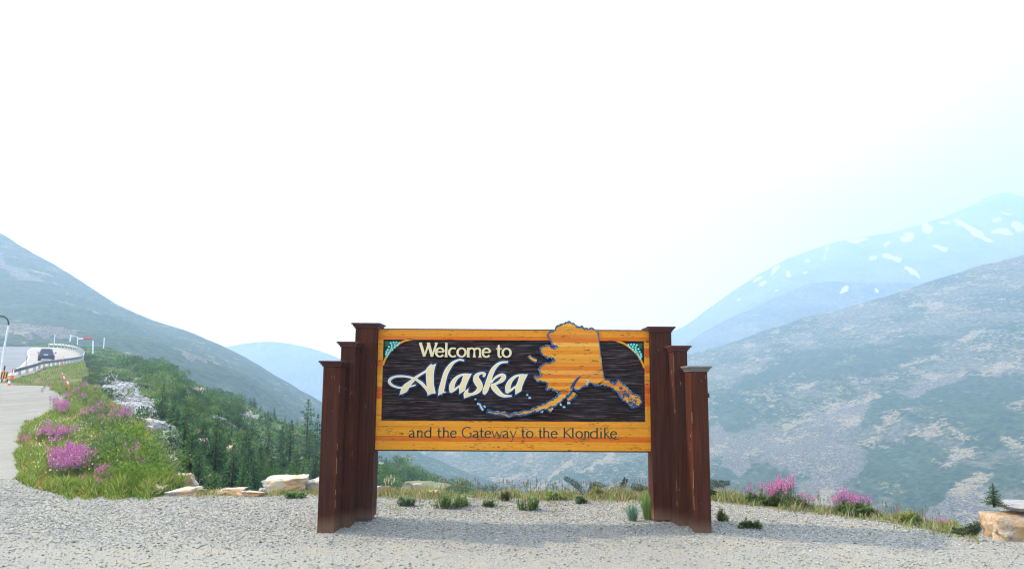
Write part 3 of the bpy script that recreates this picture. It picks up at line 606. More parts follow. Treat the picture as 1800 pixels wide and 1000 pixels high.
for ch, cv, sh in word:
    L0, L1, L2 = MB(), MB(), MB(); kk = PXM/13.33
    for i, st in enumerate(sh['s']):
        w = smooth_pts([(*face(*cv(x, y)), wd*kk) for x, y, wd in st], 5); e = .0004*i
        def ext(w, g):                                # lengthen the ends a little
            w = [list(q) for q in w]
            for a_, b_ in ((0, 1), (-1, -2)):
                d_ = Vector((w[a_][0]-w[b_][0], w[a_][1]-w[b_][1])).normalized()*g; w[a_][0] += d_.x; w[a_][1] += d_.y
            return w
        L0.ribbon([(x, z, d_+.040) for x, z, d_ in ext(w, .016)], YP-.004-e, YP+.022)
        L1.ribbon([(x, z, d_+.007) for x, z, d_ in w], YP-.012-e, YP)
        L2.ribbon([(x, z, max(d_-.006, .001)) for x, z, d_ in w], YP-.0135-e, YP-.01)
    for i, po in enumerate(sh['p']):
        w = [face(*cv(x, y)) for x, y in po]; e = .0004*(i+3)
        L0.prism(grow(w, .019), YP-.004-e, YP+.022); L1.prism(grow(w, .0035), YP-.012-e, YP); L2.prism(grow(w, -.003), YP-.0135-e, YP-.01)
    b = sbuild(L0, 'letter', NAVY); b['label'] = "script letter %s with a blue border" % ch
    L1.build('letter_edge_highlight', PALE, b); L2.build('letter_face', CREAM, b)
# roman glyphs: x 0..1 of the width, y 0 baseline, 1 x-height; w relative
def ring(x0, x1, y0, y1, n=20, a0=0., a1=360., thick=.19, thin=.10):
    out = []
    for i in range(n+1):
        a_ = R(a0+(a1-a0)*i/n); out.append(((x0+x1)/2+(x1-x0)/2*math.cos(a_), (y0+y1)/2+(y1-y0)/2*math.sin(a_), thin+(thick-thin)*abs(math.cos(a_))))
    return out
T_, N_ = .19, .10
G = {
 'o': [ring(.09, .91, .04, .97)],
 'e': [ring(.09, .92, .03, .97, 22, 8, 325), [(.12, .55, N_), (.92, .55, N_)]],
 'c': [ring(.12, 1.1, .03, .97, 20, 52, 312)],
 'l': [[(.5, 1.55, T_+.04), (.5, 1.3, T_), (.5, .2, T_), (.5, 0, T_+.05)], [(.05, .03, .07), (.95, .03, .07)]],
 't': [[(.42, 1.38, .06), (.42, 1.1, T_), (.42, .3, T_), (.52, .08, .15), (.72, .03, .13), (.98, .12, .06)], [(0, .93, .09), (.95, .93, .10)]],
 'm': [[(.10, 1, T_+.02), (.10, 0, T_+.02)], [(.52, .75, .10), (.52, 0, .20)], [(.91, .75, .10), (.91, 0, .20)], ring(.12, .52, .50, .97, 10, 170, 0, .2, .1), ring(.54, .91, .50, .97, 10, 170, 0, .2, .1), [(0, .97, .07), (.12, .97, .07)], [(0, .03, .07), (.22, .03, .07)], [(.42, .03, .07), (.62, .03, .07)], [(.8, .03, .07), (1.02, .03, .07)]],
 'n': [[(.14, 1, T_), (.14, 0, T_)], ring(.16, .86, .42, .97, 12, 165, 0), [(.86, .72, .12), (.86, 0, T_)], [(.0, .97, .07), (.16, .97, .07)]],
 'h': [[(.14, 1.5, T_), (.14, 0, T_)], ring(.16, .86, .42, .97, 12, 165, 0), [(.86, .72, .12), (.86, 0, T_)]],
 'a': [[(.1, .82, .12), (.25, .94, .12), (.5, .97, .12), (.7, .85, .16), (.76, .62, T_), (.76, .15, T_), (.82, .02, .14), (.98, .05, .06)], [(.76, .56, .09), (.45, .5, .11), (.15, .34, .17), (.1, .17, .18), (.25, .04, .12), (.5, .06, .09), (.76, .22, .08)]],
 'd': [ring(.08, 1.0, .03, .97, 20, 40, 320), [(.86, 1.5, T_), (.86, 0, T_)]],
 'G': [ring(.05, 1.05, .0, 1.5, 22, 50, 305, .17, .10), [(.92, .68, .06), (.9, .6, .15), (.9, .1, .15)], [(.7, .66, .07), (1.0, .66, .07)]],
 'w': [[(.02, 1, .13), (.26, .02, .13)], [(.26, .02, .09), (.5, .95, .09)], [(.48, .95, .13), (.74, .02, .13)], [(.74, .02, .09), (.98, 1, .09)]],
 'W': [[(.06, 1.5, .25), (.30, .04, .22)], [(.30, .02, .12), (.52, 1.45, .16)], [(.50, 1.5, .24), (.72, .04, .22)], [(.72, .02, .12), (.95, 1.48, .17)], [(0, 1.5, .07), (.16, 1.5, .07)], [(.42, 1.5, .07), (.6, 1.5, .07)], [(.85, 1.5, .07), (1.02, 1.5, .07)]],
 'y': [[(.04, 1, .15), (.5, .05, .13)], [(.97, 1, .10), (.5, .05, .10), (.3, -.4, .10), (.12, -.48, .10), (0, -.45, .08)]],
 'K': [[(.12, 1.5, T_), (.12, 0, T_)], [(.95, 1.5, .09), (.2, .78, .09)], [(.25, .85, .13), (1.0, 0, .16)]],
 'k': [[(.12, 1.5, T_), (.12, 0, T_)], [(.86, 1, .09), (.2, .52, .09)], [(.28, .6, .12), (.98, 0, .15)]],
 'i': [[(.5, .97, T_), (.5, 0, T_)], [(.5, 1.42, .17), (.5, 1.25, .17)]],
}
def put_text(spec, base, xh, cv, mats, thick, ws, names):
    for ch, xa, xb in spec:
        (x0, zb), (x1, _) = face(*cv(xa, base(xa))), face(*cv(xb, base(xa))); _, zt = face(*cv(xa, base(xa)-xh)); hx = zt-zb
        W_ = x1-x0; F_, E_ = MB(), MB()
        for i, st in enumerate(G[ch]):
            st2 = st if len(st) > 12 or len(st) < 3 else smooth_pts(st, 4)
            w = [(x0+u*W_, zb+v*hx, wd*hx*ws) for u, v, wd in st2]; e = .0003*i
            F_.ribbon(w, YP-thick-e, YP+.022); E_.ribbon([(x+.0, z-.0, d_+mats[2]) for x, z, d_ in w], YP-thick+.0035-e*.5, YP+.022)
        b = sbuild(E_, 'letter', mats[1]); b['label'] = names % ch; F_.build('letter_face', mats[0], b)
q3 = lambda x, y: (730+x/10, 595+y/10)
put_text([('W', 65, 385), ('e', 350, 512), ('l', 512, 572), ('c', 575, 720), ('o', 725, 900), ('m', 905, 1160), ('e', 1170, 1328), ('t', 1425, 1520), ('o', 1520, 1690)],
         lambda x: 318+(x-65)*.008, 160, q3, (CREAM, PALE, .004), .012, 1.12, 'cream roman letter %s')
q4 = lambda x, y: (700+x/9, 740+y/9)
spec = [('a', 165, 268), ('n', 295, 388), ('d', 410, 528), ('t', 612, 682), ('h', 705, 802), ('e', 820, 925), ('G', 1005, 1165), ('a', 1178, 1280), ('t', 1285, 1355), ('e', 1365, 1470), ('w', 1478, 1645), ('a', 1650, 1752)]
z5 = lambda x: (890+x/8.571-700)*9
spec += [(c, z5(a_), z5(b_)) for c, a_, b_ in (('y', 55, 152), ('t', 225, 280), ('o', 295, 410), ('t', 485, 545), ('h', 555, 648), ('e', 668, 775), ('K', 860, 985), ('l', 985, 1020), ('o', 1040, 1155), ('n', 1175, 1252), ('d', 1258, 1385), ('i', 1410, 1445), ('k', 1475, 1560), ('e', 1565, 1670))]
G['l2'] = [[(.5, 1.5, T_), (.5, 0, T_)]]
spec = [('l2' if c == 'l' else c, a_, b_) for c, a_, b_ in spec]
put_text(spec, lambda x: 257+(x-165)*.004, 112, q4, (INK, GLINT, .005), .0045, .92, 'small dark carved letter %s')
for o in sign.children:
    if 'l2' in o.get('label', ''): o['label'] = 'small dark carved letter l'
# ---- raised state map
A1 = lambda x, y: (925+x/5.556, 555+y/5.556)
Z7 = lambda x, y: (925+x/12.5, 655+y/12.5)
Z6 = lambda x, y: (1040+x/11.11, 650+y/11.11)
ZB = lambda x, y: (820+x/5.625, 640+y/5.625)
out = [A1(*p) for p in ((205, 190), (222, 170), (240, 155), (268, 150), (285, 125), (300, 105), (330, 92), (350, 78), (372, 75), (395, 66), (415, 58), (432, 68), (455, 75), (475, 88), (490, 95), (495, 110), (520, 106), (545, 110), (570, 122), (600, 130), (622, 122), (645, 122), (668, 138), (690, 155), (700, 165), (706, 210), (716, 290), (728, 400), (740, 490), (752, 580))]
out += [Z6(*p) for p in ((232, 150), (262, 190), (300, 185), (335, 185), (355, 225), (395, 250), (440, 285), (458, 268), (480, 230), (505, 200), (535, 200), (565, 225), (600, 250), (640, 290), (680, 335), (720, 380), (760, 420), (800, 465), (840, 475), (880, 488), (920, 510), (945, 545), (962, 590), (965, 640), (940, 680), (905, 700), (870, 715), (840, 730), (800, 738), (765, 720), (730, 690), (700, 655), (650, 612), (600, 580), (565, 545), (540, 495), (500, 430), (440, 395), (390, 355), (330, 325), (260, 305), (210, 295), (130, 290), (60, 300))]
out += [Z7(*p) for p in ((1600, 268), (1500, 262), (1430, 222), (1370, 245), (1352, 290), (1290, 280), (1220, 335), (1160, 375), (1100, 382), (1052, 360), (1035, 320), (1000, 345), (1000, 385), (960, 440), (905, 490), (860, 540), (800, 590), (730, 650), (660, 700), (600, 738), (520, 760), (440, 790), (360, 800), (290, 840), (220, 850))]
out += [ZB(*p) for p in ((690, 462), (650, 470), (610, 492), (560, 498), (520, 508), (480, 505), (430, 520), (395, 512), (350, 500), (300, 495), (250, 490), (205, 478), (208, 458), (250, 462), (300, 468), (360, 480), (420, 498), (470, 480), (520, 475), (580, 455), (640, 445), (680, 432), (705, 412), (760, 398), (790, 378), (830, 362), (865, 340), (895, 315), (918, 290), (925, 265))]
out += [Z7(*p) for p in ((720, 425), (690, 440), (650, 400), (600, 385), (560, 350), (510, 360), (475, 390), (440, 370), (432, 330), (452, 300), (455, 260), (450, 220), (410, 210), (370, 205), (330, 190), (300, 185), (260, 200), (235, 175), (200, 140), (172, 105), (190, 75), (230, 75), (270, 90), (290, 70), (330, 55), (315, 20))]
out += [A1(*p) for p in ((135, 555), (122, 530), (130, 505), (150, 485), (165, 470), (195, 455), (230, 460), (250, 445), (275, 442), (270, 420), (245, 410), (215, 412), (190, 402), (165, 385), (142, 365), (140, 340), (135, 310), (160, 302), (190, 292), (225, 285), (235, 300), (262, 318), (290, 318), (300, 300), (270, 290), (248, 275), (240, 240), (225, 215))]
poly0 = [Vector(face(*p)) for p in out]; poly = []; rr = random.Random(12)
for i in range(len(poly0)):
    a_, b_ = poly0[i], poly0[(i+1) % len(poly0)]; poly.append(tuple(a_)); L_ = (b_-a_).length
    if .012 < L_ < .10 and not (a_.x > face(1050, 640)[0] and L_ > .06):
        n_ = Vector((-(b_-a_).y, (b_-a_).x)).normalized(); k_ = 3 if L_ > .03 else 2
        for j in range(1, k_): q_ = a_.lerp(b_, j/k_)+n_*rr.uniform(-.0065, .0065); poly.append(tuple(q_))
MB_ = MB().prism(poly, YP-.022, YP+.02)
mapo = sbuild(MB_, 'state_map', STATE)
m = MB(); n = len(poly); rr = random.Random(2); k = 0
border = []
for i in range(n):
    a_, b_ = Vector(poly[i]), Vector(poly[(i+1) % n]); L_ = (b_-a_).length; q = max(1, int(L_/.03)); straight = L_ > .06
    for j in range(q):
        p = a_.lerp(b_, j/q)
        if not straight: p = p+Vector((rr.uniform(-.004, .004), rr.uniform(-.004, .004)))
        border.append((p.x, p.y, .010 if straight else rr.uniform(.010, .024)))
n = len(border)
for i in range(n):
    a_, b_ = border[i], border[(i+1) % n]; d_ = Vector((b_[0]-a_[0], b_[1]-a_[1])); d_ = d_.normalized()*.004 if d_.length else d_
    m.ribbon([(a_[0]-d_.x, a_[1]-d_.y, a_[2]), (b_[0]+d_.x, b_[1]+d_.y, b_[2])], YP-.026-.0003*(i % 7), YP+.02)
m.build('map_border', BLUE, mapo)
# dull highlight line running inside the border
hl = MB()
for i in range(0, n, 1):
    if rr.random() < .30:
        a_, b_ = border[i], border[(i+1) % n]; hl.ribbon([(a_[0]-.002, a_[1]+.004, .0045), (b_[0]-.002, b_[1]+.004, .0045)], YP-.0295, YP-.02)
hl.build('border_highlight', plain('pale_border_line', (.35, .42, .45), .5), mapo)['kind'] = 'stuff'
# inlet between the coast and the peninsula
w = smooth_pts([(*face(*Z7(x, y)), wd/12.5*PXM) for x, y, wd in ((985, 350, 60), (1035, 260, 70), (1080, 190, 55), (1130, 130, 40), (1190, 75, 25))], 4)
MB().ribbon(w, YP-.0285, YP+.02).build('inlet', NAVY, mapo)
MB().ribbon(smooth_pts([(*face(*A1(x, y)), wd/5.556*PXM) for x, y, wd in ((235, 290, 24), (262, 305, 26), (300, 305, 16))], 4), YP-.0287, YP+.02).build('inlet', NAVY, mapo)
# channels of the panhandle
ch = MB(); sp = MB(); rr = random.Random(6)
for k in range(34):
    x, y = rr.uniform(560, 880), 0; y = 330+(x-540)*.98+rr.uniform(-20, 120)-max(0, x-800)*.4
    if y > 690: continue
    X0, Z0 = face(*Z6(x, y)); s_ = rr.uniform(.012, .026)
    ch.prism([(X0+s_*math.cos(b)*rr.uniform(.6, 1.2), Z0+s_*math.sin(b)*rr.uniform(.6, 1.2)) for b in np.linspace(0, 2*math.pi, 8)[:-1]], YP-.0275-.0001*k, YP)
for k in range(26):
    x = rr.uniform(640, 930); y = 470+(x-640)*.75+rr.uniform(-40, 60); 
    if y > 700: continue
    X0, Z0 = face(*Z6(x, y)); s_ = rr.uniform(.004, .010)
    sp.prism([(X0+s_*math.cos(b)*1.3, Z0+s_*math.sin(b)) for b in np.linspace(0, 2*math.pi, 6)[:-1]], YP-.0325-.0001*k, YP-.02)
ch.build('channels', BLUE, mapo)['kind'] = 'stuff'; sp.build('islets', YEL, mapo)['kind'] = 'stuff'
# islands
def island(pts, wd, inner=True):
    w = smooth_pts([(*face(*p), wd*1.5*PXM*rr.uniform(.8, 1.15)) for p in pts], 4)
    o = sbuild(MB().ribbon(w, YP-.020, YP+.02), 'island', BLUE)
    if inner: MB().ribbon([(x, z, d_*.42) for x, z, d_ in w], YP-.0235, YP-.018).build('island_land', YEL if wd > 5 else plain('islet_pale', (.45, .55, .6), .5), o)
island([A1(25, 390), A1(45, 412), A1(75, 430), A1(102, 440)], 5.5)
island([Z7(5, 475), Z7(40, 490)], 3.6); island([Z7(50, 545), Z7(105, 550)], 4.2)
island([Z7(1055, 435), Z7(1020, 500), Z7(960, 560), Z7(905, 600)], 8); island([Z7(900, 665), Z7(965, 655)], 5)
island([Z7(735, 655), Z7(770, 720)], 3.4); island([Z7(800, 750), Z7(855, 750)], 4); island([Z7(490, 790), Z7(560, 830)], 7); island([Z7(555, 770), Z7(585, 800)], 4)
island([Z7(315, 840), Z7(370, 850)], 5)
island([ZB(80, 343), ZB(98, 348)], 3); island([ZB(105, 390), ZB(130, 395), ZB(145, 425), ZB(165, 455)], 4.5); island([ZB(170, 410), ZB(190, 425)], 3.6)
island([ZB(205, 462), ZB(250, 468)], 5); island([ZB(365, 470), ZB(385, 480)], 3.6)
island([Z7(1320, 150), Z7(1360, 190), Z7(1330, 240), Z7(1330, 280)], 3.6)
# ------------------------------------------------------------------ road, rail and traffic things
def strip(name, mat, left, right, dz, n=60, kind='structure', over=None):
    "sheet following the ground between two lines given as (px, d)"
    L = smooth_pts(left, 8); Rr = smooth_pts(right, 8); m = min(len(L), len(Rr)); L, Rr = L[:m], Rr[:m]
    V = []; k = 14
    for a, b in zip(L, Rr):
        for j in range(k+1):
            u = j/k; px = a[0]+(b[0]-a[0])*u; d = a[1]+(b[1]-a[1])*u; p = gp(px, d); V.append((p.x, p.y, p.z+dz))
    idx = np.arange(m*(k+1)).reshape(m, k+1)
    F = np.stack([idx[:-1, :-1], idx[:-1, 1:], idx[1:, 1:], idx[1:, :-1]], -1).reshape(-1, 4)
    o = mesh_obj(name, V, F, mat, smooth=True); tag(o, kind=kind); return o
def asphalt(name, a, b, sc):
    t = NT(name); co = t.coord(); n = t.noise(co, sc, 6, .6); f = t.noise(co, 30, 3); w = t.noise(t.coord((.08, .9, 1)), 1, 4)
    c = t.mix(t.ramp(n, [(.35, 0.), (.65, 1.)]), a, b); c = t.mix(t.ramp(w, [(.45, 0.), (.6, .3)]), c, tuple(x*.8 for x in a)); t.bump(f, .2, .01); return t.fin(c, .85, .2)
ROAD = asphalt('asphalt', (.13, .145, .155), (.20, .21, .22), .2); SHOULDER = asphalt('sandy_shoulder', (.26, .235, .20), (.36, .325, .28), .3)
strip('road', ROAD, [(-700, 66), (-400, 75), (-250, 95), (-150, 120), (-80, 150), (-40, 185), (-10, 195)], [(14, 66), (34, 78), (42, 95), (48, 118), (46, 150), (58, 180), (76, 192)], .03)
strip('road_shoulder', SHOULDER, [(14, 66.5), (34, 78), (42, 95), (48, 118), (46, 150), (58, 180), (76, 191)], [(26, 66), (70, 74), (108, 88), (136, 104), (134, 130), (114, 160), (92, 188)], .034)
WHITE = plain('white_road_paint', (.75, .75, .72), .7)
strip('edge_line', WHITE, [(13, 66.5), (33, 78), (41, 95), (47, 118), (45, 150), (57, 180), (75, 190)], [(16.5, 66.5), (35.6, 78), (43.2, 95), (48.8, 118), (46.5, 150), (58.3, 180), (76, 190)], .04)
strip('centre_line', WHITE, [(-330, 70), (-200, 100), (-110, 130), (-50, 160), (-20, 186)], [(-326, 70), (-197.5, 100), (-108, 130), (-48.5, 160), (-19, 186)], .036)
STEEL = plain('weathered_rail', (.05, .06, .075), .5, metal=.2); PSTW = plain('pale_rail_post', (.42, .41, .38), .8, var=.2); LSTEEL = plain('galvanised_rail', (.72, .71, .67), .5, var=.15)
def guardrail(path, label, mat, pmat, h=.72, step=3.4, grp=None):
    P = smooth_pts(path, 10); pts = [gp(*q) for q in P]
    g = tag(empty('guardrail', pts[0]), label, 'guardrail'); O = Vector(pts[0])
    prof = [(0, .0), (.05, .05), (.0, .10), (.0, .19), (.05, .24), (0, .30)]
    V = []; F = []
    for i, p in enumerate(pts):
        t = (pts[min(i+1, len(pts)-1)]-pts[max(i-1, 0)]); t.z = 0; t.normalize(); nrm = Vector((t.y, -t.x, 0))
        for (a, b) in prof: q = p+nrm*(a+.1)+Vector((0, 0, h-.3+b)); V.append(tuple(q-O))
        for (a, b) in prof[::-1]: q = p+nrm*(a+.09)+Vector((0, 0, h-.3+b)); V.append(tuple(q-O))
    k = 12
    for i in range(len(pts)-1):
        for j in range(k): F.append((i*k+j, i*k+(j+1) % k, (i+1)*k+(j+1) % k, (i+1)*k+j))
    mesh_obj('rail_beam', V, F, mat, g)
    acc = 0; pm = None
    for i in range(len(pts)-1):
        acc += (pts[i+1]-pts[i]).length
        if acc >= step:
            acc = 0
            if pm is None: pm = MB().box(-.09, .09, -.09, .09, -.4, h+.03).build('rail_post', pmat, g); q = pm
            else: q = pm.copy(); COL.objects.link(q)
            q.location = pts[i]-O
    return g
guardrail([(22, 65), (60, 72), (100, 84), (128, 96), (141, 106)], 'dark steel guardrail on pale posts along the near side of the road bend', STEEL, PSTW, step=2.2)
guardrail([(142, 107), (144, 116), (142, 130), (132, 150), (110, 172), (80, 190)], 'bright galvanised guardrail curving round the far side of the bend', LSTEEL, PSTW, h=1., step=4)
# car
def car():
    CARP = plain('dark_blue_car_paint', (.022, .03, .085), .3, .5, var=.05); GLS = plain('tinted_glass', (.02, .025, .035), .15, .6); TYR = plain('tyre_rubber', (.02, .02, .02), .9); RED = plain('tail_light', (.4, .02, .02), .3)
    SHINE = plain('roof_shine', (.20, .24, .32), .3); RIM = plain('wheel_rim', (.4, .4, .42), .35, metal=.6); PLT = plain('number_plate', (.75, .76, .78), .5); BUM = plain('dark_bumper', (.03, .03, .035), .7)
    c = empty('car'); tag(c, 'dark blue SUV seen from behind driving away round the bend', 'car')
    # x across, y forward (away), z up; body lofted from side profile sections
    prof = [(-2.3, .45, .92), (-2.33, .62, .95), (-2.3, .95, .95), (-2.2, 1.02, .93), (-1.0, 1.04, .95), (.9, 1.02, .95), (1.2, .98, .94), (2.1, .86, .88), (2.3, .6, .82), (2.28, .4, .82), (1.9, .28, .90), (-2.1, .28, .92)]
    m = MB(); n = len(prof)
    vs = [(-w, y, z) for y, z, w in prof]+[(w, y, z) for y, z, w in prof]
    m.add(vs, [tuple(range(n)), tuple(range(n, 2*n))[::-1]]+[(i, i+n, (i+1) % n+n, (i+1) % n) for i in range(n)]); b = m.build('body', CARP, c, bevel=.06)
    cab = [(-2.18, 1.0, .86), (-1.95, 1.5, .70), (-1.8, 1.66, .64), (-1.2, 1.72, .64), (.1, 1.70, .63), (.35, 1.6, .64), (1.1, 1.0, .84)]; n = len(cab)
    vs = [(-w, y, z) for y, z, w in cab]+[(w, y, z) for y, z, w in cab]
    MB().add(vs, [tuple(range(n)), tuple(range(n, 2*n))[::-1]]+[(i, i+n, (i+1) % n+n, (i+1) % n) for i in range(n)]).build('cabin', CARP, c, bevel=.04)
    MB().box(-.60, .60, -1.85, .0, 1.725, 1.735).build('roof_sheen', SHINE, c)  # thin pale plate, its colour paints a sheen on the cabin top
    MB().add([(-.74, -2.15, 1.08), (.74, -2.15, 1.08), (.60, -1.92, 1.56), (-.60, -1.92, 1.56)], [(0, 1, 2, 3)]).build('rear_window', GLS, c)
    for s in (-1, 1):
        MB().add([(s*.845, -1.7, 1.08), (s*.845, .8, 1.08), (s*.67, .25, 1.58), (s*.67, -1.6, 1.58)], [(0, 1, 2, 3)]).build('side_window', GLS, c)
        MB().box(min(s*.70, s*.93), max(s*.70, s*.93), -2.36, -2.28, .80, 1.0).build('tail_light', RED, c, bevel=.01)
        MB().tube([(s*.9, .75, 1.12), (s*1.0, .75, 1.13)], .03, 6).box(min(s*1.0, s*1.17), max(s*1.0, s*1.17), .68, .82, 1.06, 1.24).build('mirror', CARP, c, bevel=.02)
        for y in (-1.45, 1.4):
            w = MB(); w.tube([(s*.72, y, .36), (s*.97, y, .36)], .36, 16); ww = w.build('wheel', TYR, c); MB().tube([(s*.965, y, .36), (s*.98, y, .36)], .22, 12).build('rim', RIM, ww)
    MB().box(-.26, .26, -2.37, -2.33, .84, .97).build('number_plate', PLT, c); MB().box(-.9, .9, -2.42, -2.28, .32, .56).build('rear_bumper', BUM, c, bevel=.04)
    p = gp(79.5, 107); c.location = p; c.rotation_euler = (R(2.5), 0, R(30)); return c
car()
# cones, marker posts, barrier board, lamp pole, gate
ORG = plain('orange_plastic', (.75, .16, .04), .5); WHT = plain('white_paint', (.78, .78, .76), .5); REDP = plain('red_paint', (.55, .04, .04), .5); BLKP = plain('black_stripe', (.02, .02, .02), .6); YELP = plain('amber_paint', (.8, .35, .03), .5)
def cone(px, d, label, s=1.):
    c = tag(empty('traffic_cone', gp(px, d)), label, 'traffic cone', 'traffic cones')
    MB().box(-.2, .2, -.2, .2, 0, .04).build('cone_base', ORG, c); MB().tube([(0, 0, .04), (0, 0, .30)], [.15, .098], 12).build('cone_body', ORG, c)
    MB().tube([(0, 0, .30), (0, 0, .50)], [.099, .064], 12).build('white_band', WHT, c); MB().tube([(0, 0, .50), (0, 0, .75)], [.063, .022], 12).build('cone_tip', ORG, c); c.scale = (s, s, s); return c
cone(18, 57, 'orange traffic cone with a white band standing where the lane meets the road'); cone(21.5, 63, 'orange traffic cone half behind another, next to the end of the guardrail', 1.25)
def stake(px, d, h, label, mat, lean=0., name='marker_post', cat='marker post', r=.035, grp='orange marker posts'):
    c = tag(empty(name, gp(px, d)), label, cat, grp); MB().tube([(0, 0, -.2), (lean*h, 0, h)], r, 8).build('post', mat, c); MB().tube([(lean*h*.74, 0, h*.74), (lean*h*.9, 0, h*.9)], r*1.25, 8).build('reflector_band', WHT if mat is ORG else BLKP, c); return c
stake(109, 80, 1.1, 'orange marker post by the guardrail where the bank turns green', ORG)
stake(110, 62, .8, 'short orange marker post at the top of the flowery bank', ORG)
stake(121, 45, .9, 'orange marker post leaning left among pink flowers', ORG, -.35)
stake(131, 38, .9, 'orange marker post leaning left, nearest of the row down the bank', ORG, -.4)
stake(44, 75, 1.2, 'thin dark marker rod standing behind the guardrail', BLKP, .06, r=.02, grp=None)
stake(5, 62, 1.3, 'red post leaning right beside the striped barrier board', REDP, .1, 'red_post', 'post', .05, None)
bb = tag(empty('barrier_board', gp(8, 61)), 'orange and black chevron barrier board at the guardrail end', 'sign'); MB().box(-.28, .32, -.03, .03, .25, .85).build('board', YELP, bb)
for k in range(3): MB().add([(-.28+.2*k, -.034, .27), (-.18+.2*k, -.034, .27), (.0+.2*k-.1, -.034, .83), (-.1+.2*k-.1, -.034, .83)], [(0, 1, 2, 3)]).build('stripe', BLKP, bb)
for s in (-.2, .24): MB().box(s-.03, s+.03, .03, .08, -.2, .8).build('leg', BLKP, bb)
lp = gp(1, 64); pole = tag(empty('lamp_pole', lp), 'white leaning pole with a dark curved arm at the left edge of the road', 'pole')
MB().tube([(0, 0, -.3), (.12, 0, 2.6), (.30, 0, 4.6)], [.10, .085, .07], 10).build('pole_shaft', WHT, pole)
MB().tube([(.30, 0, 4.55), (.28, 0, 4.85), (.12, 0, 5.15), (-.2, 0, 5.35), (-.7, 0, 5.4), (-1.2, 0, 5.35)], .07, 8).build('curved_arm', BLKP, pole)
gt = tag(empty('barrier_gate', gp(140, 128)), 'white and red swing gate arm on a tall white post beyond the bend', 'gate')
Z = lambda px, py: at(px, py, 128)-Vector(gt.location)
MB().tube([Z(137, 595.5), Z(147, 595)], .10, 8).build('white_arm', WHT, gt); MB().tube([Z(147, 595), Z(161, 594.5)], .17, 8).build('red_arm', REDP, gt)
MB().tube([Z(163, 622), Z(163.5, 598.5)], .13, 8).build('gate_post', WHT, gt); MB().tube([Z(123, 600), Z(124.5, 588)], .10, 8).tube([Z(124.5, 590), Z(137, 592)], .04, 6).build('far_post', WHT, gt); MB().tube([Z(136, 606), Z(136.5, 592)], .07, 8).build('arm_support', WHT, gt)
for px, y0, y1, d, lab in ((95, 598, 588, 200, 'thin pale utility post above the car, farthest left of the far posts'), (182, 604, 594, 150, 'thin pale post just right of the gate, leaning on the far slope')):
    a = at(px, y0+8, d); p = tag(empty('utility_post', a), lab, 'post'); MB().tube([(0, 0, 0), (0, 0, (y0+8-y1)*d/1300)], .10, 8).build('post', WHT, p); MB().box(-.14, .14, -.14, .14, (y0+8-y1)*d/1300, (y0+8-y1)*d/1300+.05).build('post_top', WHT, p)

# ------------------------------------------------------------------ rocks
def rock_mat(name, a, b, stain, amt):
    t = NT(name); co = t.coord((1, 1, 1)); n = t.noise(co, 2.2, 7, .65); f = t.noise(co, 16, 6, .75); sp = t.noise(co, 60, 2, .7)
    c = t.mix(t.ramp(f, [(.35, 0.), (.65, 1.)]), a, b); c = t.mix(t.ramp(t.math('ADD', n, t.math('MULTIPLY', t.objrand(), .15)), [(.62-amt*.3, 0.), (.72-amt*.2, .85)]), c, stain)
    c = t.mix(t.ramp(sp, [(.62, 0.), (.72, .6)]), c, (.08, .075, .07)); cr = t.noise(co, 5, 8, .8)
    c = t.mix(t.ramp(cr, [(.36, .6), (.42, 0.)]), c, (.10, .085, .07)); t.bump(t.math('ADD', f, t.math('MULTIPLY', cr, 2.)), .8, .03); return t.fin(c, .9, .15)
GRAN = rock_mat('pale_granite', (.42, .38, .33), (.66, .62, .56), (.60, .34, .13), .35); TANR = rock_mat('tan_granite', (.52, .45, .36), (.74, .68, .58), (.60, .36, .15), .30); GREYR = rock_mat('grey_granite', (.24, .24, .24), (.50, .49, .47), (.40, .33, .24), .1)
ORR = rock_mat('orange_granite', (.36, .27, .18), (.58, .46, .33), (.50, .27, .10), .5)
def rock_mesh(seed, sub=5, cuts=7, rough=.16):
    bm = bmesh.new(); bmesh.ops.create_icosphere(bm, subdivisions=sub, radius=1); r = random.Random(seed)
    pl = [(Vector((r.gauss(0, 1), r.gauss(0, 1), r.gauss(0, 1))).normalized(), r.uniform(.50, .78)) for _ in range(cuts)]
    pl += [((Vector(q)+Vector((r.gauss(0, .22), r.gauss(0, .22), r.gauss(0, .16)))).normalized(), r.uniform(.42, .6)) for q in ((1, 0, 0), (-1, 0, 0), (0, 1, 0), (0, -1, 0), (0, 0, 1), (0, 0, -1))]
    for v in bm.verts:
        p = v.co
        for nrm, dd_ in pl:
            e = p.dot(nrm)-dd_
            if e > 0: p = p-nrm*e*.97
        q = p*2.2+Vector((seed*3.1, 0, 0)); p = p*(1+rough*mnoise.fractal(q, .7, 2.1, 5)); v.co = p
    me = bpy.data.meshes.new('boulder'); bm.to_mesh(me); bm.free(); me.polygons.foreach_set('use_smooth', np.ones(len(me.polygons), dtype=bool)); me.set_sharp_from_angle(angle=R(28)); return me
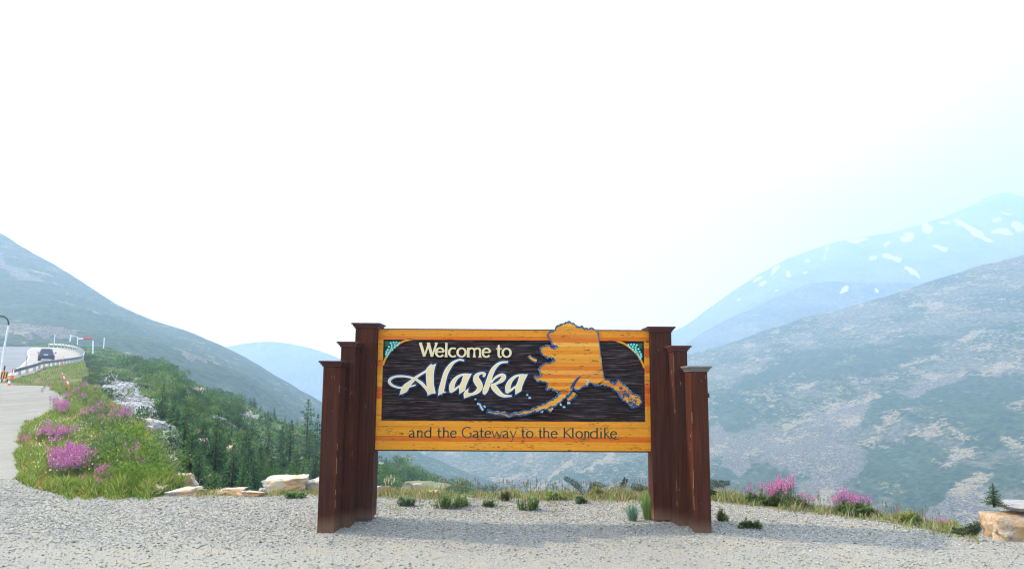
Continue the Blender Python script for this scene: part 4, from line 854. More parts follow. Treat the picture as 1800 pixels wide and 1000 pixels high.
def boulder(px0, px1, ytop, ybot, d, label, mat, seed, z=None, depth=.8, rot=None, name='boulder', grp='boulders along the rim', sink=.25, fixd=None):
    if fixd: d = fixd
    elif d < 11.6: d = gd((px0+px1)/2, ybot-1)+.05
    a = at((px0+px1)/2, ybot, d); w = at(px1, ybot, d).x-at(px0, ybot, d).x; h = at(px0, ytop, d+w*depth*.06).z-at(px0, ybot, d).z
    me = rock_mesh(seed, 5 if px1-px0 > 30 else 3); n = len(me.vertices); co = np.empty(n*3, dtype=np.float32); me.vertices.foreach_get('co', co); co = co.reshape(-1, 3)
    co -= (co.max(0)+co.min(0))/2; co /= (co.max(0)-co.min(0)); hh = h*(1+sink)
    co *= np.array([w, w*depth, hh]); co[:, 2] += hh/2-h*sink; me.vertices.foreach_set('co', co.ravel()); me.materials.append(mat)
    o = bpy.data.objects.new(name, me); COL.objects.link(o); o.location = a+Vector((0, w*depth/2, 0)); tag(o, label, 'boulder', grp); return o
gr_ = lambda px, y: gd(px, y)
boulder(456, 536, 838, 870, 10.3, 'big pale boulder with orange stains just left of the sign', TANR, 3)
boulder(522, 566, 841, 866, 10.9, 'pale flat topped boulder half hidden by the left short post', GRAN, 7)
boulder(450, 484, 857, 871, 10.0, 'small grey stone at the left foot of the big pale boulder', GREYR, 12)
boulder(538, 566, 851, 864, 10.4, 'brown stone tucked against the left short post', ORR, 15)
boulder(378, 426, 859, 872, 10.6, 'long flat grey boulder midway between the bank and the big pale one', GRAN, 21)
boulder(408, 462, 864, 875, 10.5, 'low pale slab sunk in the gravel edge', GRAN, 33)
boulder(283, 345, 858, 873, 10.7, 'long low slab at the foot of the flowery bank', GRAN, 24)
boulder(323, 357, 859, 871, 10.4, 'small brown topped stone at the right end of the long low slab', ORR, 28)
boulder(236, 287, 853, 870, 10.9, 'tan stone half covered by plants at the bottom of the bank', TANR, 30)
boulder(655, 684, 853, 871, 11.3, 'pale rounded stone just right of the left tall post', GRAN, 35)
boulder(728, 768, 862, 873, 10.75, 'low tan stone under the sign among grass', TANR, 38)
boulder(695, 790, 848, 880, 16, 'broad mossy rock hump behind the rim under the sign', rock_mat('mossy_rock', (.14, .14, .10), (.30, .28, .22), (.20, .22, .10), .5), 41, depth=.6)
boulder(724, 742, 849, 856, 15.2, 'small round stone on the mossy hump', GREYR, 44)
boulder(1758, 1900, 893, 956, 7.35, 'large orange boulder with a flat pale top at the right edge', ORR, 52, sink=.4, depth=.5)
# flat pale cap of the right boulder modelled as a separate thin slab
boulder(1770, 1890, 887, 901, 12, 'thin pale slab forming the flat top of the orange boulder', GREYR, 57, sink=.1, depth=.6, fixd=gd(1840, 955)+.08)
BANK = [(252, 276, 738, 756, 19), (262, 300, 742, 764, 18), (235, 262, 735, 748, 20.5), (246, 268, 748, 762, 17.5), (282, 300, 756, 768, 17), (330, 352, 752, 764, 26), (250, 268, 776, 790, 16), (290, 312, 762, 780, 17.5), (395, 412, 782, 796, 27),
        (398, 418, 808, 822, 24), (325, 362, 862, 874, 12), (300, 340, 832, 862, 12.4), (340, 364, 770, 790, 24), (488, 510, 808, 818, 32), (470, 486, 802, 811, 34), (233, 246, 663, 672, 60), (244, 258, 668, 677, 58), (262, 272, 670, 679, 58), (505, 520, 812, 822, 31), (380, 394, 700, 706, 75), (425, 440, 722, 730, 70), (440, 455, 728, 735, 68), (205, 215, 690, 697, 40), (345, 356, 682, 688, 80)]
for i, (a, b, c_, d_, e) in enumerate(BANK):
    t_ = slope_row((a+b)/2, d_); dd_ = slope_pt((a+b)/2, t_).y
    lab = ['white angular boulder in the pile at the head of the talus chute', 'largest pale boulder in the pile above the conifers', 'tan boulder at the left end of the pile above the conifers', 'grey block below the tan boulder on the bank', 'pale stone under the right end of the boulder pile', 'pale rock among shrubs right of the pile'][i] if i < 6 else 'pale rock showing between shrubs on the slope below the road'
    o = boulder(a, b, c_, d_, dd_, lab, [GRAN, GREYR, TANR][i % 3], 60+i, grp='rocks on the slope below the road', name='boulder')
# talus: one mass of small grey stones
def scatter_stones(name, pts, sizes, mat, cols, kind='stuff', flat=.7):
    base = np.array([(1, 0, 0), (-1, 0, 0), (0, 1, 0), (0, -1, 0), (0, 0, 1), (0, 0, -1)], float)
    bf = np.array([(0, 2, 4), (2, 1, 4), (1, 3, 4), (3, 0, 4), (2, 0, 5), (1, 2, 5), (3, 1, 5), (0, 3, 5)])
    n = len(pts); V = base[None]*RNG.uniform(.6, 1.25, (n, 6, 1)); V = V+RNG.normal(0, .16, (n, 6, 3))
    a = RNG.uniform(0, 6.28, n); c, s = np.cos(a), np.sin(a); x = V[..., 0]*c[:, None]-V[..., 1]*s[:, None]; y = V[..., 0]*s[:, None]+V[..., 1]*c[:, None]
    V = np.stack([x, y, V[..., 2]*flat], -1)*np.asarray(sizes)[:, None, None]+np.asarray(pts)[:, None, :]
    F = (bf[None]+np.arange(n)[:, None, None]*6).reshape(-1, 3)
    o = mesh_obj(name, V.reshape(-1, 3), F, mat, col=np.repeat(cols, 6, 0)); tag(o, kind=kind); return o
def stone_mat(name):
    t = NT(name); f = t.noise(t.coord(), 40, 3); c = t.mix(t.ramp(f, [(.3, 0.), (.7, .35)]), t.attr('Col', 'Color'), (.22, .21, .2)); return t.fin(c, .9, .15)
STN = stone_mat('loose_stone')
pts = []; sz = []; cl = []
def talus(cx, cy, rx, ry, ang, n, s0, s1):
    for _ in range(n):
        u, v = random.gauss(0, .5), random.gauss(0, .5); a = R(-ang)
        px = cx+rx*u*math.cos(a)-ry*v*math.sin(a); py = cy+rx*u*math.sin(a)+ry*v*math.cos(a)
        if px < 148: continue
        t_ = slope_row(px, py)
        if t_ <= 0 or t_ >= 1: continue
        p = slope_pt(px, t_); s = random.uniform(s0, s1)*p.y/1300; pts.append((p.x, p.y, p.z+s*.25)); sz.append(s); g_ = random.uniform(.24, .62); cl.append((g_, g_*.985, g_*.96))
talus(222, 700, 85, 32, -38, 4200, 1.0, 3.4); talus(255, 738, 40, 14, -42, 500, 1.4, 4.2); talus(175, 688, 20, 12, -45, 250, 1.2, 2.6); talus(285, 765, 24, 12, -50, 160, 1.5, 4); talus(315, 845, 24, 14, -40, 220, 1.5, 6); talus(270, 785, 14, 16, -50, 140, 1.5, 4)
talus(378, 700, 60, 5, -22, 220, .8, 1.8); talus(420, 722, 40, 6, -28, 200, .8, 2.2); talus(500, 812, 30, 6, -25, 140, 1, 3); talus(350, 665, 60, 5, -12, 200, .6, 1.4); talus(230, 662, 30, 6, -20, 200, .8, 2)
scatter_stones('talus_stones', pts, sz, STN, np.array(cl))
# loose gravel on the pad
N = 90000; px = RNG.uniform(-60, 1860, N); d = 6.0*(12.2/6.0)**RNG.uniform(0, 1, N)
nn = fbm(((px-900)/1311*d)*.8, d*.8, 4)
keep = (d < rim(px)+.35) & ((d > 7.4+nn*2.2) | (RNG.uniform(0, 1, N) < .45)) & (RNG.uniform(0, 1, N) < .35+.65*np.clip((d-6.5)/2.5, 0, 1)) & (verge_w(px, d) < .6)
px, d = px[keep], d[keep]; Xs = (px-900)/1311*d; Zs = ground_z(Xs, d); n = len(px)
s = RNG.gamma(3.0, .0019, n)+.003; s = np.minimum(s, .022)
g_ = np.clip(RNG.normal(.31, .085, n), .12, .60); tint = RNG.uniform(-.03, .05, n)
cols = np.stack([g_+tint, g_+tint*.5+.004, g_-tint*.7-.028], -1).clip(.03, .8)
scatter_stones('gravel_stones', np.stack([Xs, d, Zs+s*.25], -1), s, STN, cols, flat=.65)
# ------------------------------------------------------------------ plants
class FB:
    "foliage builder: many small faces with a colour each"
    def __init__(s): s.v = []; s.f = []; s.c = []
    def face(s, pts, col):
        n = len(s.v); s.v += [tuple(p) for p in pts]; s.f.append(tuple(range(n, n+len(pts)))); s.c += [col]*len(pts)
    def leaf(s, p, dirv, up, L, W, col):
        d = dirv.normalized(); sd = d.cross(up); sd = sd.normalized() if sd.length > 1e-4 else Vector((1, 0, 0))
        s.face([p, p+d*L*.45+sd*W*.5, p+d*L, p+d*L*.45-sd*W*.5], col)
    def stem(s, a, b, r0, r1, col, n=3):
        t = (b-a).normalized(); u = t.cross(Vector((0, 0, 1)) if abs(t.z) < .9 else Vector((1, 0, 0))).normalized(); w = t.cross(u)
        A = [a+(u*math.cos(6.283*k/n)+w*math.sin(6.283*k/n))*r0 for k in range(n)]; B = [b+(u*math.cos(6.283*k/n)+w*math.sin(6.283*k/n))*r1 for k in range(n)]
        for k in range(n): s.face([A[k], A[(k+1) % n], B[(k+1) % n], B[k]], col)
    def build(s, name, parent=None, mat=None): return mesh_obj(name, s.v, s.f, mat or FOL, parent, col=np.array(s.c))
def jc(c, v=.25, r=random):
    k = r.uniform(1-v, 1+v); return (c[0]*k*r.uniform(.9, 1.1), c[1]*k, c[2]*k*r.uniform(.85, 1.15))
BARK = plain('bark', (.14, .10, .075), .9)
def conifer_parts(seed, h, w, dens=1., tone=(.030, .062, .022), lean=0., bare=.12, up=.25):
    r = random.Random(seed); F = FB(); T = FB(); z = h*bare; whorl = 0
    for k in range(5): T.stem(Vector((lean*h*(k/5)**2, 0, h*k/5)), Vector((lean*h*((k+1)/5)**2, 0, h*(k+1)/5)), .028*h*(1-k/5)+.006, .028*h*(1-(k+1)/5)+.004, (.12, .085, .06), 5)
    while z < h*.98:
        f = 1-z/h; L = w*(f**.75)*r.uniform(.72, 1.1); nb = int(4+4*f*dens); ph = r.uniform(0, 6.28)
        for b in range(nb):
            a = ph+6.28*b/nb+r.uniform(-.3, .3); l = L*r.uniform(.6, 1.1); o = Vector((lean*h*(z/h)**2, 0, z))
            dv = Vector((math.cos(a), math.sin(a), up-f*.35+r.uniform(-.1, .1))).normalized(); side = Vector((-math.sin(a), math.cos(a), 0))
            col = jc(tone, .35, r); n = max(3, int(l/(h*.045)))
            for q in range(n):
                t = (q+.6)/n; p = o+dv*l*t+Vector((0, 0, -.25*l*t*t)); wd = l*.42*(1-t*.75)+.02*h
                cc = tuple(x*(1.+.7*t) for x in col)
                for sg in (-1, 1):
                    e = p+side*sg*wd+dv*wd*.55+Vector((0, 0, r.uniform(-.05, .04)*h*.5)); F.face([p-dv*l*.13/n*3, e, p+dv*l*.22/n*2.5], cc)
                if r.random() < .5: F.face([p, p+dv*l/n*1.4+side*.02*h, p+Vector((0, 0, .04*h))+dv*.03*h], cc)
        z += h*r.uniform(.035, .055)/max(dens, .5)**.4
    top = Vector((lean*h, 0, h))
    for k in range(4): F.leaf(top-Vector((0, 0, .06*h)), Vector((r.uniform(-.3, .3), r.uniform(-.3, .3), 1)), Vector((1, .3, 0)), .09*h, .018*h, jc(tone, .2, r))
    return F, T
def make_conifer(seed, h, w, **k):
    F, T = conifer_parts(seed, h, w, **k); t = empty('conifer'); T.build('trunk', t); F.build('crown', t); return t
def shrub_parts(seed, w, h, n, leaf, tone, tone2):
    r = random.Random(seed); F = FB(); S = FB(); cl = [(Vector((r.gauss(0, .33)*w, r.gauss(0, .33)*w, r.uniform(.25, .8)*h)), r.uniform(.18, .36)*w, r.random()) for _ in range(11)]
    for c, rad, tt in cl:
        base = tuple(a+(b-a)*tt for a, b in zip(tone, tone2)); S.stem(Vector((c.x*.2, c.y*.2, 0)), c, .02*h, .008*h, (.12, .09, .06))
        for _ in range(n//11):
            d = Vector((r.gauss(0, 1), r.gauss(0, 1), r.gauss(0, .8)+.2)).normalized(); p = c+Vector((d.x*rad, d.y*rad, d.z*rad*.8))*r.uniform(.55, 1.08)
            if p.z < .02*h: continue
            F.leaf(p, d+Vector((r.uniform(-.6, .6), r.uniform(-.6, .6), r.uniform(-.2, .7))), Vector((r.gauss(0, 1), r.gauss(0, 1), 1)), leaf*r.uniform(.7, 1.3), leaf*.6, jc(base, .3, r))
    return F, S
def make_shrub(seed, w, h, n=900, leaf=.07, tone=(.05, .105, .025), tone2=(.11, .19, .045)):
    F, S = shrub_parts(seed, w, h, n, leaf, tone, tone2); t = empty('shrub'); S.build('branches', t); F.build('foliage', t); return t
used = set()
def place(proto, loc, rz, sc, label, cat, grp=None):
    o = proto if proto.name not in used else copy_tree(proto)
    used.add(proto.name); o.location = loc; o.rotation_euler = (0, 0, rz); o.scale = (sc, sc, sc*random.uniform(.9, 1.12)); tag(o, label, cat, grp); return o
cons = [make_conifer(i, 2.4, .80, dens=1.0, tone=((.045, .10, .04), (.065, .13, .042), (.04, .09, .044), (.075, .14, .046))[i % 4]) for i in range(7)]
shr = [make_shrub(20+i, 1.5, 1.1, 1100, .12, *(((.05, .115, .03), (.12, .22, .05)), ((.03, .08, .028), (.075, .15, .045)), ((.08, .15, .045), (.18, .27, .08)))[i % 3]) for i in range(6)]
r5 = random.Random(5)
def region(x, y, what):
    if x < 240: w = 'beside the talus near the road bend'
    elif x < 300: w = 'between the talus and the hollow'
    elif x < 340: w = 'beside the pale boulder pile'
    elif x < 390: w = 'in the hollow behind the flat slabs'
    elif x < 450: w = 'in the hollow left of the big boulder'
    elif x < 510: w = 'directly behind the big pale boulder'
    elif x < 570: w = 'in the hollow next to the left short post'
    elif x < 650: w = 'on the slope behind the left posts'
    elif x < 730: w = 'right of the left tall post'
    else: w = 'on the spur tip under the sign'
    top = 640+(x-215)*.40
    v = 'low ' if y > top+105 else 'halfway up ' if y > top+45 else 'near the skyline '
    return what+' '+v+w
def on_slope(px, py):
    t = slope_row(px, py); return slope_pt(px, t)
# dense stand just beyond the rim, conifers with room between them
nearlab = ['tall dark conifer with a bare trunk in the hollow behind the rim boulders', 'dark conifer in the hollow left of the big pale boulder', 'bushy conifer rising from the hollow beside the talus']
C1 = [(345, 868), (372, 872), (400, 868), (428, 870), (452, 862), (330, 838), (352, 826), (382, 834), (412, 838), (440, 842), (470, 846), (500, 852), (528, 846), (548, 850), (318, 816), (338, 800), (362, 798), (392, 806), (424, 812), (456, 820), (486, 826), (515, 830), (545, 824), (300, 800), (322, 778), (348, 772), (376, 778), (408, 784), (436, 792), (468, 798), (500, 804), (530, 808), (556, 812), (312, 760), (296, 748), (290, 738)]
for i, (x, y) in enumerate(C1):
    x += r5.uniform(-8, 8); y += r5.uniform(-5, 5); p = on_slope(x, y); far = p.y
    px_h = r5.uniform(52, 98)*(1 if y > 790 else .7); s = px_h*far/1300/2.4
    place(cons[i % 7], p-Vector((0, 0, .1)), r5.uniform(0, 6.28), s, region(x, y, ('tall' if px_h > 78 else 'small' if px_h < 58 else 'middling')+' dark conifer'), 'conifer', 'conifers in the hollow')
for i in range(200):
    x = r5.uniform(300, 860); t = r5.uniform(.35, .99); p = slope_pt(x, t); py = 669-(p.z-EYE)/p.y*1300
    if x < 560 and r5.random() < .2: continue
    if rocky[int((x-60)/940*(len(bcol)-1)), int(t*199)] > .4: continue
    px_h = r5.uniform(15, 32)*(1 if x < 620 else .85)*(1.15-.4*t); s = px_h*p.y/1300/2.4
    place(cons[r5.randrange(7)], p-Vector((0, 0, .1)), r5.uniform(0, 6.28), s, region(x, py, ('short' if px_h < 18 else 'slim')+' distant conifer'), 'conifer', 'small conifers on the far slope')
# tree line on the skyline of the spur
for i in range(60):
    x = r5.choice([r5.uniform(440, 560), r5.uniform(560, 840)]); p = slope_pt(x, r5.uniform(.93, .995)); s = r5.uniform(10, 22)*p.y/1300/2.4
    place(cons[r5.randrange(7)], p-Vector((0, 0, .1)), r5.uniform(0, 6.28), s, 'tiny conifer on the skyline of the near spur', 'conifer', 'conifers on the spur skyline')
for i in range(420):
    z_ = r5.random()
    if z_ < .5: x = r5.uniform(215, 420); y = 640+(x-215)*.42+r5.gauss(0, 14)+10
    elif z_ < .8:
        x = r5.uniform(300, 560); y = 690+(x-300)*.33+r5.uniform(0, 110)
        if y > 740+(x-300)*.12 and r5.random() < .7: continue
    else: x = r5.uniform(560, 860); y = 790+(x-560)*.25+r5.uniform(0, 50)
    t = slope_row(x, y)
    if not .02 < t < .97 or rocky[int((x-60)/940*(len(bcol)-1)), int(t*199)] > .3: continue
    p = slope_pt(x, t); s = r5.uniform(18, 46)*p.y/1300/1.5*(.8 if t > .6 else 1)
    place(shr[r5.randrange(6)], p-Vector((0, 0, .1)), r5.uniform(0, 6.28), s, region(x, y, ('deep green', 'dark', 'pale green')[i % 3]+' alder bush'), 'shrub', 'alder bushes on the slope')
for x, y, w, lab in ((183, 668, 22, 'round green bush at the top of the talus below the guardrail'), (203, 692, 26, 'green bush growing in the middle of the grey talus'), (250, 722, 28, 'loose green bush at the lower edge of the talus'), (165, 652, 20, 'green bush at the shoulder of the guardrail bend'), (225, 660, 22, 'dark bush right of the talus top'), (180, 640, 18, 'low bush beyond the guardrail bend'), (160, 630, 16, 'low bush on the brow beside the gate post')):
    p = on_slope(max(x, 150), y+w*.4); place(shr[r5.randrange(6)], p-Vector((0, 0, .1)), r5.uniform(0, 6), w*1.25*p.y/1300/1.5, lab, 'shrub', 'bushes round the talus')
# ground cover on the slope: leafy tufts as one mass
def blades(name, P, H, cols, wid=.012, bend=.5, mat=None):
    n = len(P); wid = wid*(1+np.maximum(P[:, 1]-18, 0)/30)*np.ones(n); a = RNG.uniform(0, 6.283, n); dx, dy = np.cos(a), np.sin(a); b = RNG.uniform(.1, bend, n)*H; fa = RNG.uniform(0, 6.283, n); wx, wy = np.cos(fa), np.sin(fa); W = wid*RNG.uniform(.6, 1.4, n)
    def pt(t, side, ww): return np.stack([P[:, 0]+dx*b*t*t+wx*W*ww*side, P[:, 1]+dy*b*t*t+wy*W*ww*side, P[:, 2]+H*t*(1-.15*t)], -1)
    V = np.stack([pt(0, -1, 1), pt(0, 1, 1), pt(.55, 1, .8), pt(.55, -1, .8), pt(1., 0, 0)], 1)
    k = np.arange(n)[:, None]*5; q = np.concatenate([k+np.array([[0, 1, 2]]), k+np.array([[0, 2, 3]]), k+np.array([[3, 2, 4]])], 1).reshape(-1, 3)
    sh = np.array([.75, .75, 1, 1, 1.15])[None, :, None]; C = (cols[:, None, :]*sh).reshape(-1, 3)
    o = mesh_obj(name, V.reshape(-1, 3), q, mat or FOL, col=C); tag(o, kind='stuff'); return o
def pick(pal, n, w=None):
    pal = np.array(pal); i = RNG.choice(len(pal), n, p=w); return pal[i]*RNG.uniform(.7, 1.35, (n, 1))
N = 150000; px = RNG.uniform(146, 900, N); t = RNG.uniform(0, .995, N)**.9
ii = (px-146)/(1000-146)*(len(bcol)-1); i0 = np.clip(ii.astype(int), 0, len(bcol)-2); kk_ = t*199; k0 = np.clip(kk_.astype(int), 0, 198); a_ = (ii-i0)[:, None]; b_ = (kk_-k0)[:, None]
P = (bP[i0, k0]*(1-a_)+bP[i0+1, k0]*a_)*(1-b_)+(bP[i0, k0+1]*(1-a_)+bP[i0+1, k0+1]*a_)*b_
keep = rocky[i0, k0] < .35+RNG.uniform(0, .5, N); P = P[keep]; n = len(P)
Hh = np.clip(P[:, 1]*.0050*RNG.uniform(.5, 1.4, n), .06, .6)
ug = pick([(.06, .13, .04), (.10, .19, .055), (.045, .09, .04), (.20, .22, .09), (.12, .20, .06)], n)*(1+1.6*np.clip(fbm(P[:, 0]/7, P[:, 1]/9, 4), -.35, .5))[:, None]
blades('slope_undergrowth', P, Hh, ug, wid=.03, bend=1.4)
# grass on the flowery bank
N = 270000; d = 9.5*(108/9.5)**RNG.uniform(0, 1, N)**1.25; px = RNG.uniform(10, 420, N); vw = verge_w(px, d)
patch = fbm(px/28, d/3.2, 4)
keep = (vw > RNG.uniform(.15, .9, N)) & (d < rim(px)+.9) & (px < 400); px, d, vw, patch = px[keep], d[keep], vw[keep], patch[keep]
Xs = (px-900)/1311*d; Zs = ground_z(Xs, d); n = len(px); print('bank blades', n)
cc = pick([(.21, .29, .05), (.13, .23, .035), (.30, .32, .09), (.09, .17, .035), (.36, .32, .17)], n, [.34, .26, .18, .14, .08])
dry = (patch < -.12)[:, None]; cc = np.where(dry, cc*np.array([1.5, 1.05, 1.3]), cc)
edge_in = np.clip(vw, 0, 1)
Hh = RNG.uniform(.05, .22, n)*(.15+.85*edge_in**2)*(1+np.clip(patch*1.6, -.6, .9))
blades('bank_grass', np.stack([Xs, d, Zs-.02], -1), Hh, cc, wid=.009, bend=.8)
# dry grass fringe at the rim behind the sign
def fringe(name, px0, px1, N, back, h0, h1, pal, w, yoff=0.):
    px = RNG.uniform(px0, px1, N); dd_ = rim(px)+RNG.normal(0, .33, N)*back+yoff; den = fbm(px/38, dd_*.8+3, 4); keep = RNG.uniform(-.35, .35, N) < den+.10; px, dd_ = px[keep], dd_[keep]
    Xs = (px-900)/1311*dd_; n = len(px); H = RNG.uniform(h0, h1, n)*(1+den[keep]); blades(name, np.stack([Xs, dd_, ground_z(Xs, dd_)-.02], -1), H, pick(pal, n, w), wid=.006, bend=.6)
DRY = [(.42, .34, .19), (.32, .31, .14), (.20, .27, .08), (.44, .28, .19), (.26, .32, .10)]
fringe('rim_grass', 690, 1160, 11000, .9, .03, .13, DRY, [.34, .2, .14, .14, .18], .1)
fringe('rim_grass', 1240, 1700, 10000, .7, .03, .13, DRY, [.3, .22, .2, .08, .2], .1)
fringe('rim_grass', 340, 700, 5000, .5, .04, .12, DRY, [.25, .2, .25, .05, .25], .1)
px = RNG.uniform(640, 1300, 9000); d = RNG.uniform(9.2, 11.2, 9000); den = fbm(px/26, d*1.4+2, 4); keep = (d < rim(px)) & (den > .16-.25*np.clip(d-9.6, 0, 1.2)+RNG.uniform(0, .3, 9000)); px, d = px[keep], d[keep]
Xs = (px-900)/1311*d; n = len(px); blades('sparse_gravel_grass', np.stack([Xs, d, ground_z(Xs, d)-.01], -1), RNG.uniform(.015, .06, n), pick(DRY, n), wid=.005, bend=1.)
# tall seeding stems along the rim
def seed_heads(name, px0, px1, N, h0, h1, col, yoff=.15):
    F = FB(); r = random.Random(int(px0))
    for _ in range(N):
        px = r.uniform(px0, px1); d = float(rim(px))+r.gauss(yoff, .25); p = gp(px, d); h = r.uniform(h0, h1); b = Vector((r.uniform(-.12, .12)*h, r.uniform(-.1, .1)*h, h)); F.stem(p, p+b, .0018, .0012, (.22, .19, .08))
        for k in range(4): F.leaf(p+b*(.80+.06*k), b+Vector((r.uniform(-.05, .05), 0, 0)), Vector((r.gauss(0, 1), r.gauss(0, 1), 0)), .035, .010, jc(col, .3, r))
    o = F.build(name); tag(o, kind='stuff')
seed_heads('seeding_grass', 770, 1150, 300, .08, .22, (.34, .22, .14)); seed_heads('seeding_grass', 1250, 1640, 180, .08, .2, (.34, .24, .16)); seed_heads('seeding_grass', 680, 700, 14, .18, .26, (.75, .70, .50), .1)
# leafy weeds growing in the gravel
def weed(px0, px1, ytop, ybot, label, tone, tone2, leaf=.035, n=700, seed=0, tall=False, cat='weed clump'):
    d = gd((px0+px1)/2, ybot-1); p = gp((px0+px1)/2, d); w = (px1-px0)*d/1300; h = (ybot-ytop)*d/1300; F = FB(); S = FB(); r = random.Random(seed)
    n = int(n*1.7); ns = max(16, int(n/26))
    for k in range(ns):
        if k % 5 == 0: cx_, cy_, ch_ = r.uniform(-.34, .34)*w, r.uniform(-.2, .2)*w, r.uniform(.55, 1.)
        x, y = cx_+r.gauss(0, .10)*w, cy_+r.gauss(0, .07)*w; x = min(max(x, -.52*w), .52*w); q = min(1, math.hypot(x-cx_, y-cy_)/(.2*w)); hh = h*ch_*(1-.6*q*q)*r.uniform(.45, 1.1); base = Vector((x*.85, y*.85, 0)); tip = Vector((x*1.02, y*1.02, hh)); S.stem(base, tip, .003, .0015, jc((.10, .14, .04), .2, r)); tc = r.random()
        for j in range(n//ns):
            t = r.uniform(.15, 1.02); u = r.uniform(0, 6.28); c = jc(tuple(a_+(b_-a_)*tc for a_, b_ in zip(tone, tone2)), .28, r)
            F.leaf(base.lerp(tip, t), Vector((math.cos(u), math.sin(u), r.uniform(.1, .9))), Vector((0, 0, 1)), leaf*r.uniform(.6, 1.3), leaf*.42, c)
    e = empty('weed_clump', p); S.build('stems', e); F.build('leaves', e); tag(e, label, cat, 'weeds in the gravel'); return e
GA, GB = (.14, .24, .05), (.33, .42, .16); GC, GD = (.17, .24, .11), (.36, .41, .24)
W_ = [(698, 742, 868, 890, 'greyish leafy weed just right of the left post foot', GC, GD), (758, 828, 864, 893, 'widest dark green weed clump, left of the gap centre', (.11, .20, .06), (.27, .36, .14)), (850, 878, 875, 892, 'small round weed alone in the gravel under the word Gateway', GC, GD),
      (902, 958, 862, 896, 'tall bright green weed clump at the middle of the rim', GA, GB), (948, 1000, 860, 878, 'low bright weed spreading right of the tall middle clump', GA, GB), (1000, 1034, 866, 884, 'small weed below the bent hemlock tip', GC, GD), (500, 548, 864, 877, 'flat green weed in front of the pale boulders by the left post', GA, GB),
      (795, 832, 872, 890, 'leafy right end of the dark green weed', GA, GB), (1036, 1064, 850, 874, 'yellow green grass clump under a hemlock sprig', (.20, .26, .04), (.30, .34, .08)), (878, 904, 858, 880, 'upright yellowish weed left of the tall clump', (.16, .19, .06), (.26, .26, .12)), (240, 300, 860, 872, 'weeds trailing onto the gravel below the bank', GA, GB),
      (1290, 1335, 912, 930, 'thin sprawling weed in the shadow right of the posts', (.12, .15, .05), (.22, .24, .10)), (1250, 1276, 893, 918, 'yellowish weed beside the right short post', (.20, .22, .08), (.30, .30, .14)), (1570, 1606, 892, 922, 'yellow green tuft near the right end of the rim', (.20, .26, .05), (.30, .34, .1))]
for i, w in enumerate(W_): weed(*w, seed=i, n=int(300+(w[1]-w[0])*11), leaf=.032)
def tuft(px0, px1, ytop, ybot, label, tone, n, seed):
    d = gd((px0+px1)/2, ybot-1); p = gp((px0+px1)/2, d); w = (px1-px0)*d/1300; h = (ybot-ytop)*d/1300; F = FB(); r = random.Random(seed)
    for k in range(n):
        a = r.uniform(0, 6.28); q = math.sqrt(r.random()); b = Vector((math.cos(a)*q*w*.22, math.sin(a)*q*w*.22, 0)); L = h*r.uniform(.6, 1.05); o = Vector((math.cos(a)*q*w*.6, math.sin(a)*q*w*.6, L*(1-.3*q))); m = b.lerp(o, .5)+Vector((0, 0, L*.12)); c = jc(tone, .25, r); sd = Vector((-math.sin(a), math.cos(a), 0))*.0028
        F.face([b-sd, b+sd, m+sd*.9, m-sd*.9], c); F.face([m-sd*.9, m+sd*.9, o], tuple(x*1.2 for x in c))
    o = F.build('grass_tuft'); o.location = p; tag(o, label, 'grass tuft'); return o
tuft(1094, 1126, 878, 916, 'blue green spiky grass tuft in the gravel left of the right tall post', (.13, .23, .15), 120, 1); tuft(1120, 1152, 856, 914, 'taller green grass tuft touching the right tall post', (.15, .26, .08), 240, 2); tuft(1140, 1156, 890, 914, 'short grass tuft squeezed at the foot of the right tall post', (.14, .20, .07), 50, 3)
# hemlock sprigs and seedlings on the rim
def sprig(path, d, label, L=.05, seed=0, name='hemlock_sprig'):
    r = random.Random(seed); pts = smooth_pts([tuple(at(x, y, d)) for x, y in path], 6); pts = [Vector(p) for p in pts]; o = pts[0].copy(); F = FB(); S = FB()
    for i in range(len(pts)-1):
        a, b = pts[i]-o, pts[i+1]-o; S.stem(a, b, .006*(1-i/len(pts))+.002, .006*(1-(i+1)/len(pts))+.002, (.13, .09, .06), 4); t = (b-a).normalized(); f = 1-i/len(pts)
        for sg in (-1, 1):
            sd = Vector((t.z, r.uniform(-.6, .6), -t.x))*sg; dv = (sd+t*.6).normalized(); l = L*(.5+1.1*f)*r.uniform(.6, 1.2); S.stem(a, a+dv*l, .002, .001, (.12, .09, .05))
            for q in range(7):
                p = a+dv*l*(q+1)/7
                for s2 in (-1, 1): F.leaf(p, dv*.6+t*s2, Vector((r.gauss(0, 1), r.gauss(0, 1), r.gauss(0, 1))), .024, .006, jc((.035, .075, .03), .3, r))
    e = empty(name, o); S.build('twig', e); F.build('needles', e); tag(e, label, 'hemlock'); return e
dr = gd(1020, 866)
sprig([(1026, 872), (1018, 858), (1008, 848), (992, 840)], dr, 'bent hemlock tip leaning left above the rim', .05, 1)
sprig([(1040, 872), (1040, 860), (1046, 850), (1064, 856)], dr, 'small hemlock sprig over the yellow green grass', .045, 2)
sprig([(1086, 872), (1088, 860), (1096, 850), (1100, 842)], dr, 'upright hemlock seedling left of the dark low one', .045, 3)
sprig([(1102, 872), (1112, 858), (1126, 856), (1146, 864)], dr, 'low dark hemlock branch spreading towards the right tall post', .06, 4)
sprig([(1110, 876), (1116, 866), (1130, 862), (1142, 870)], dr, 'lower hemlock branch beneath the dark spreading one', .055, 5)
sprig([(1244, 852), (1256, 850), (1268, 850), (1282, 848)], gd(1250, 873)-.3, 'hemlock branch poking out right of the short post', .05, 6)
sprig([(1244, 868), (1250, 864), (1258, 866)], gd(1250, 873)-.3, 'short hemlock twig below another right of the short post', .03, 7)
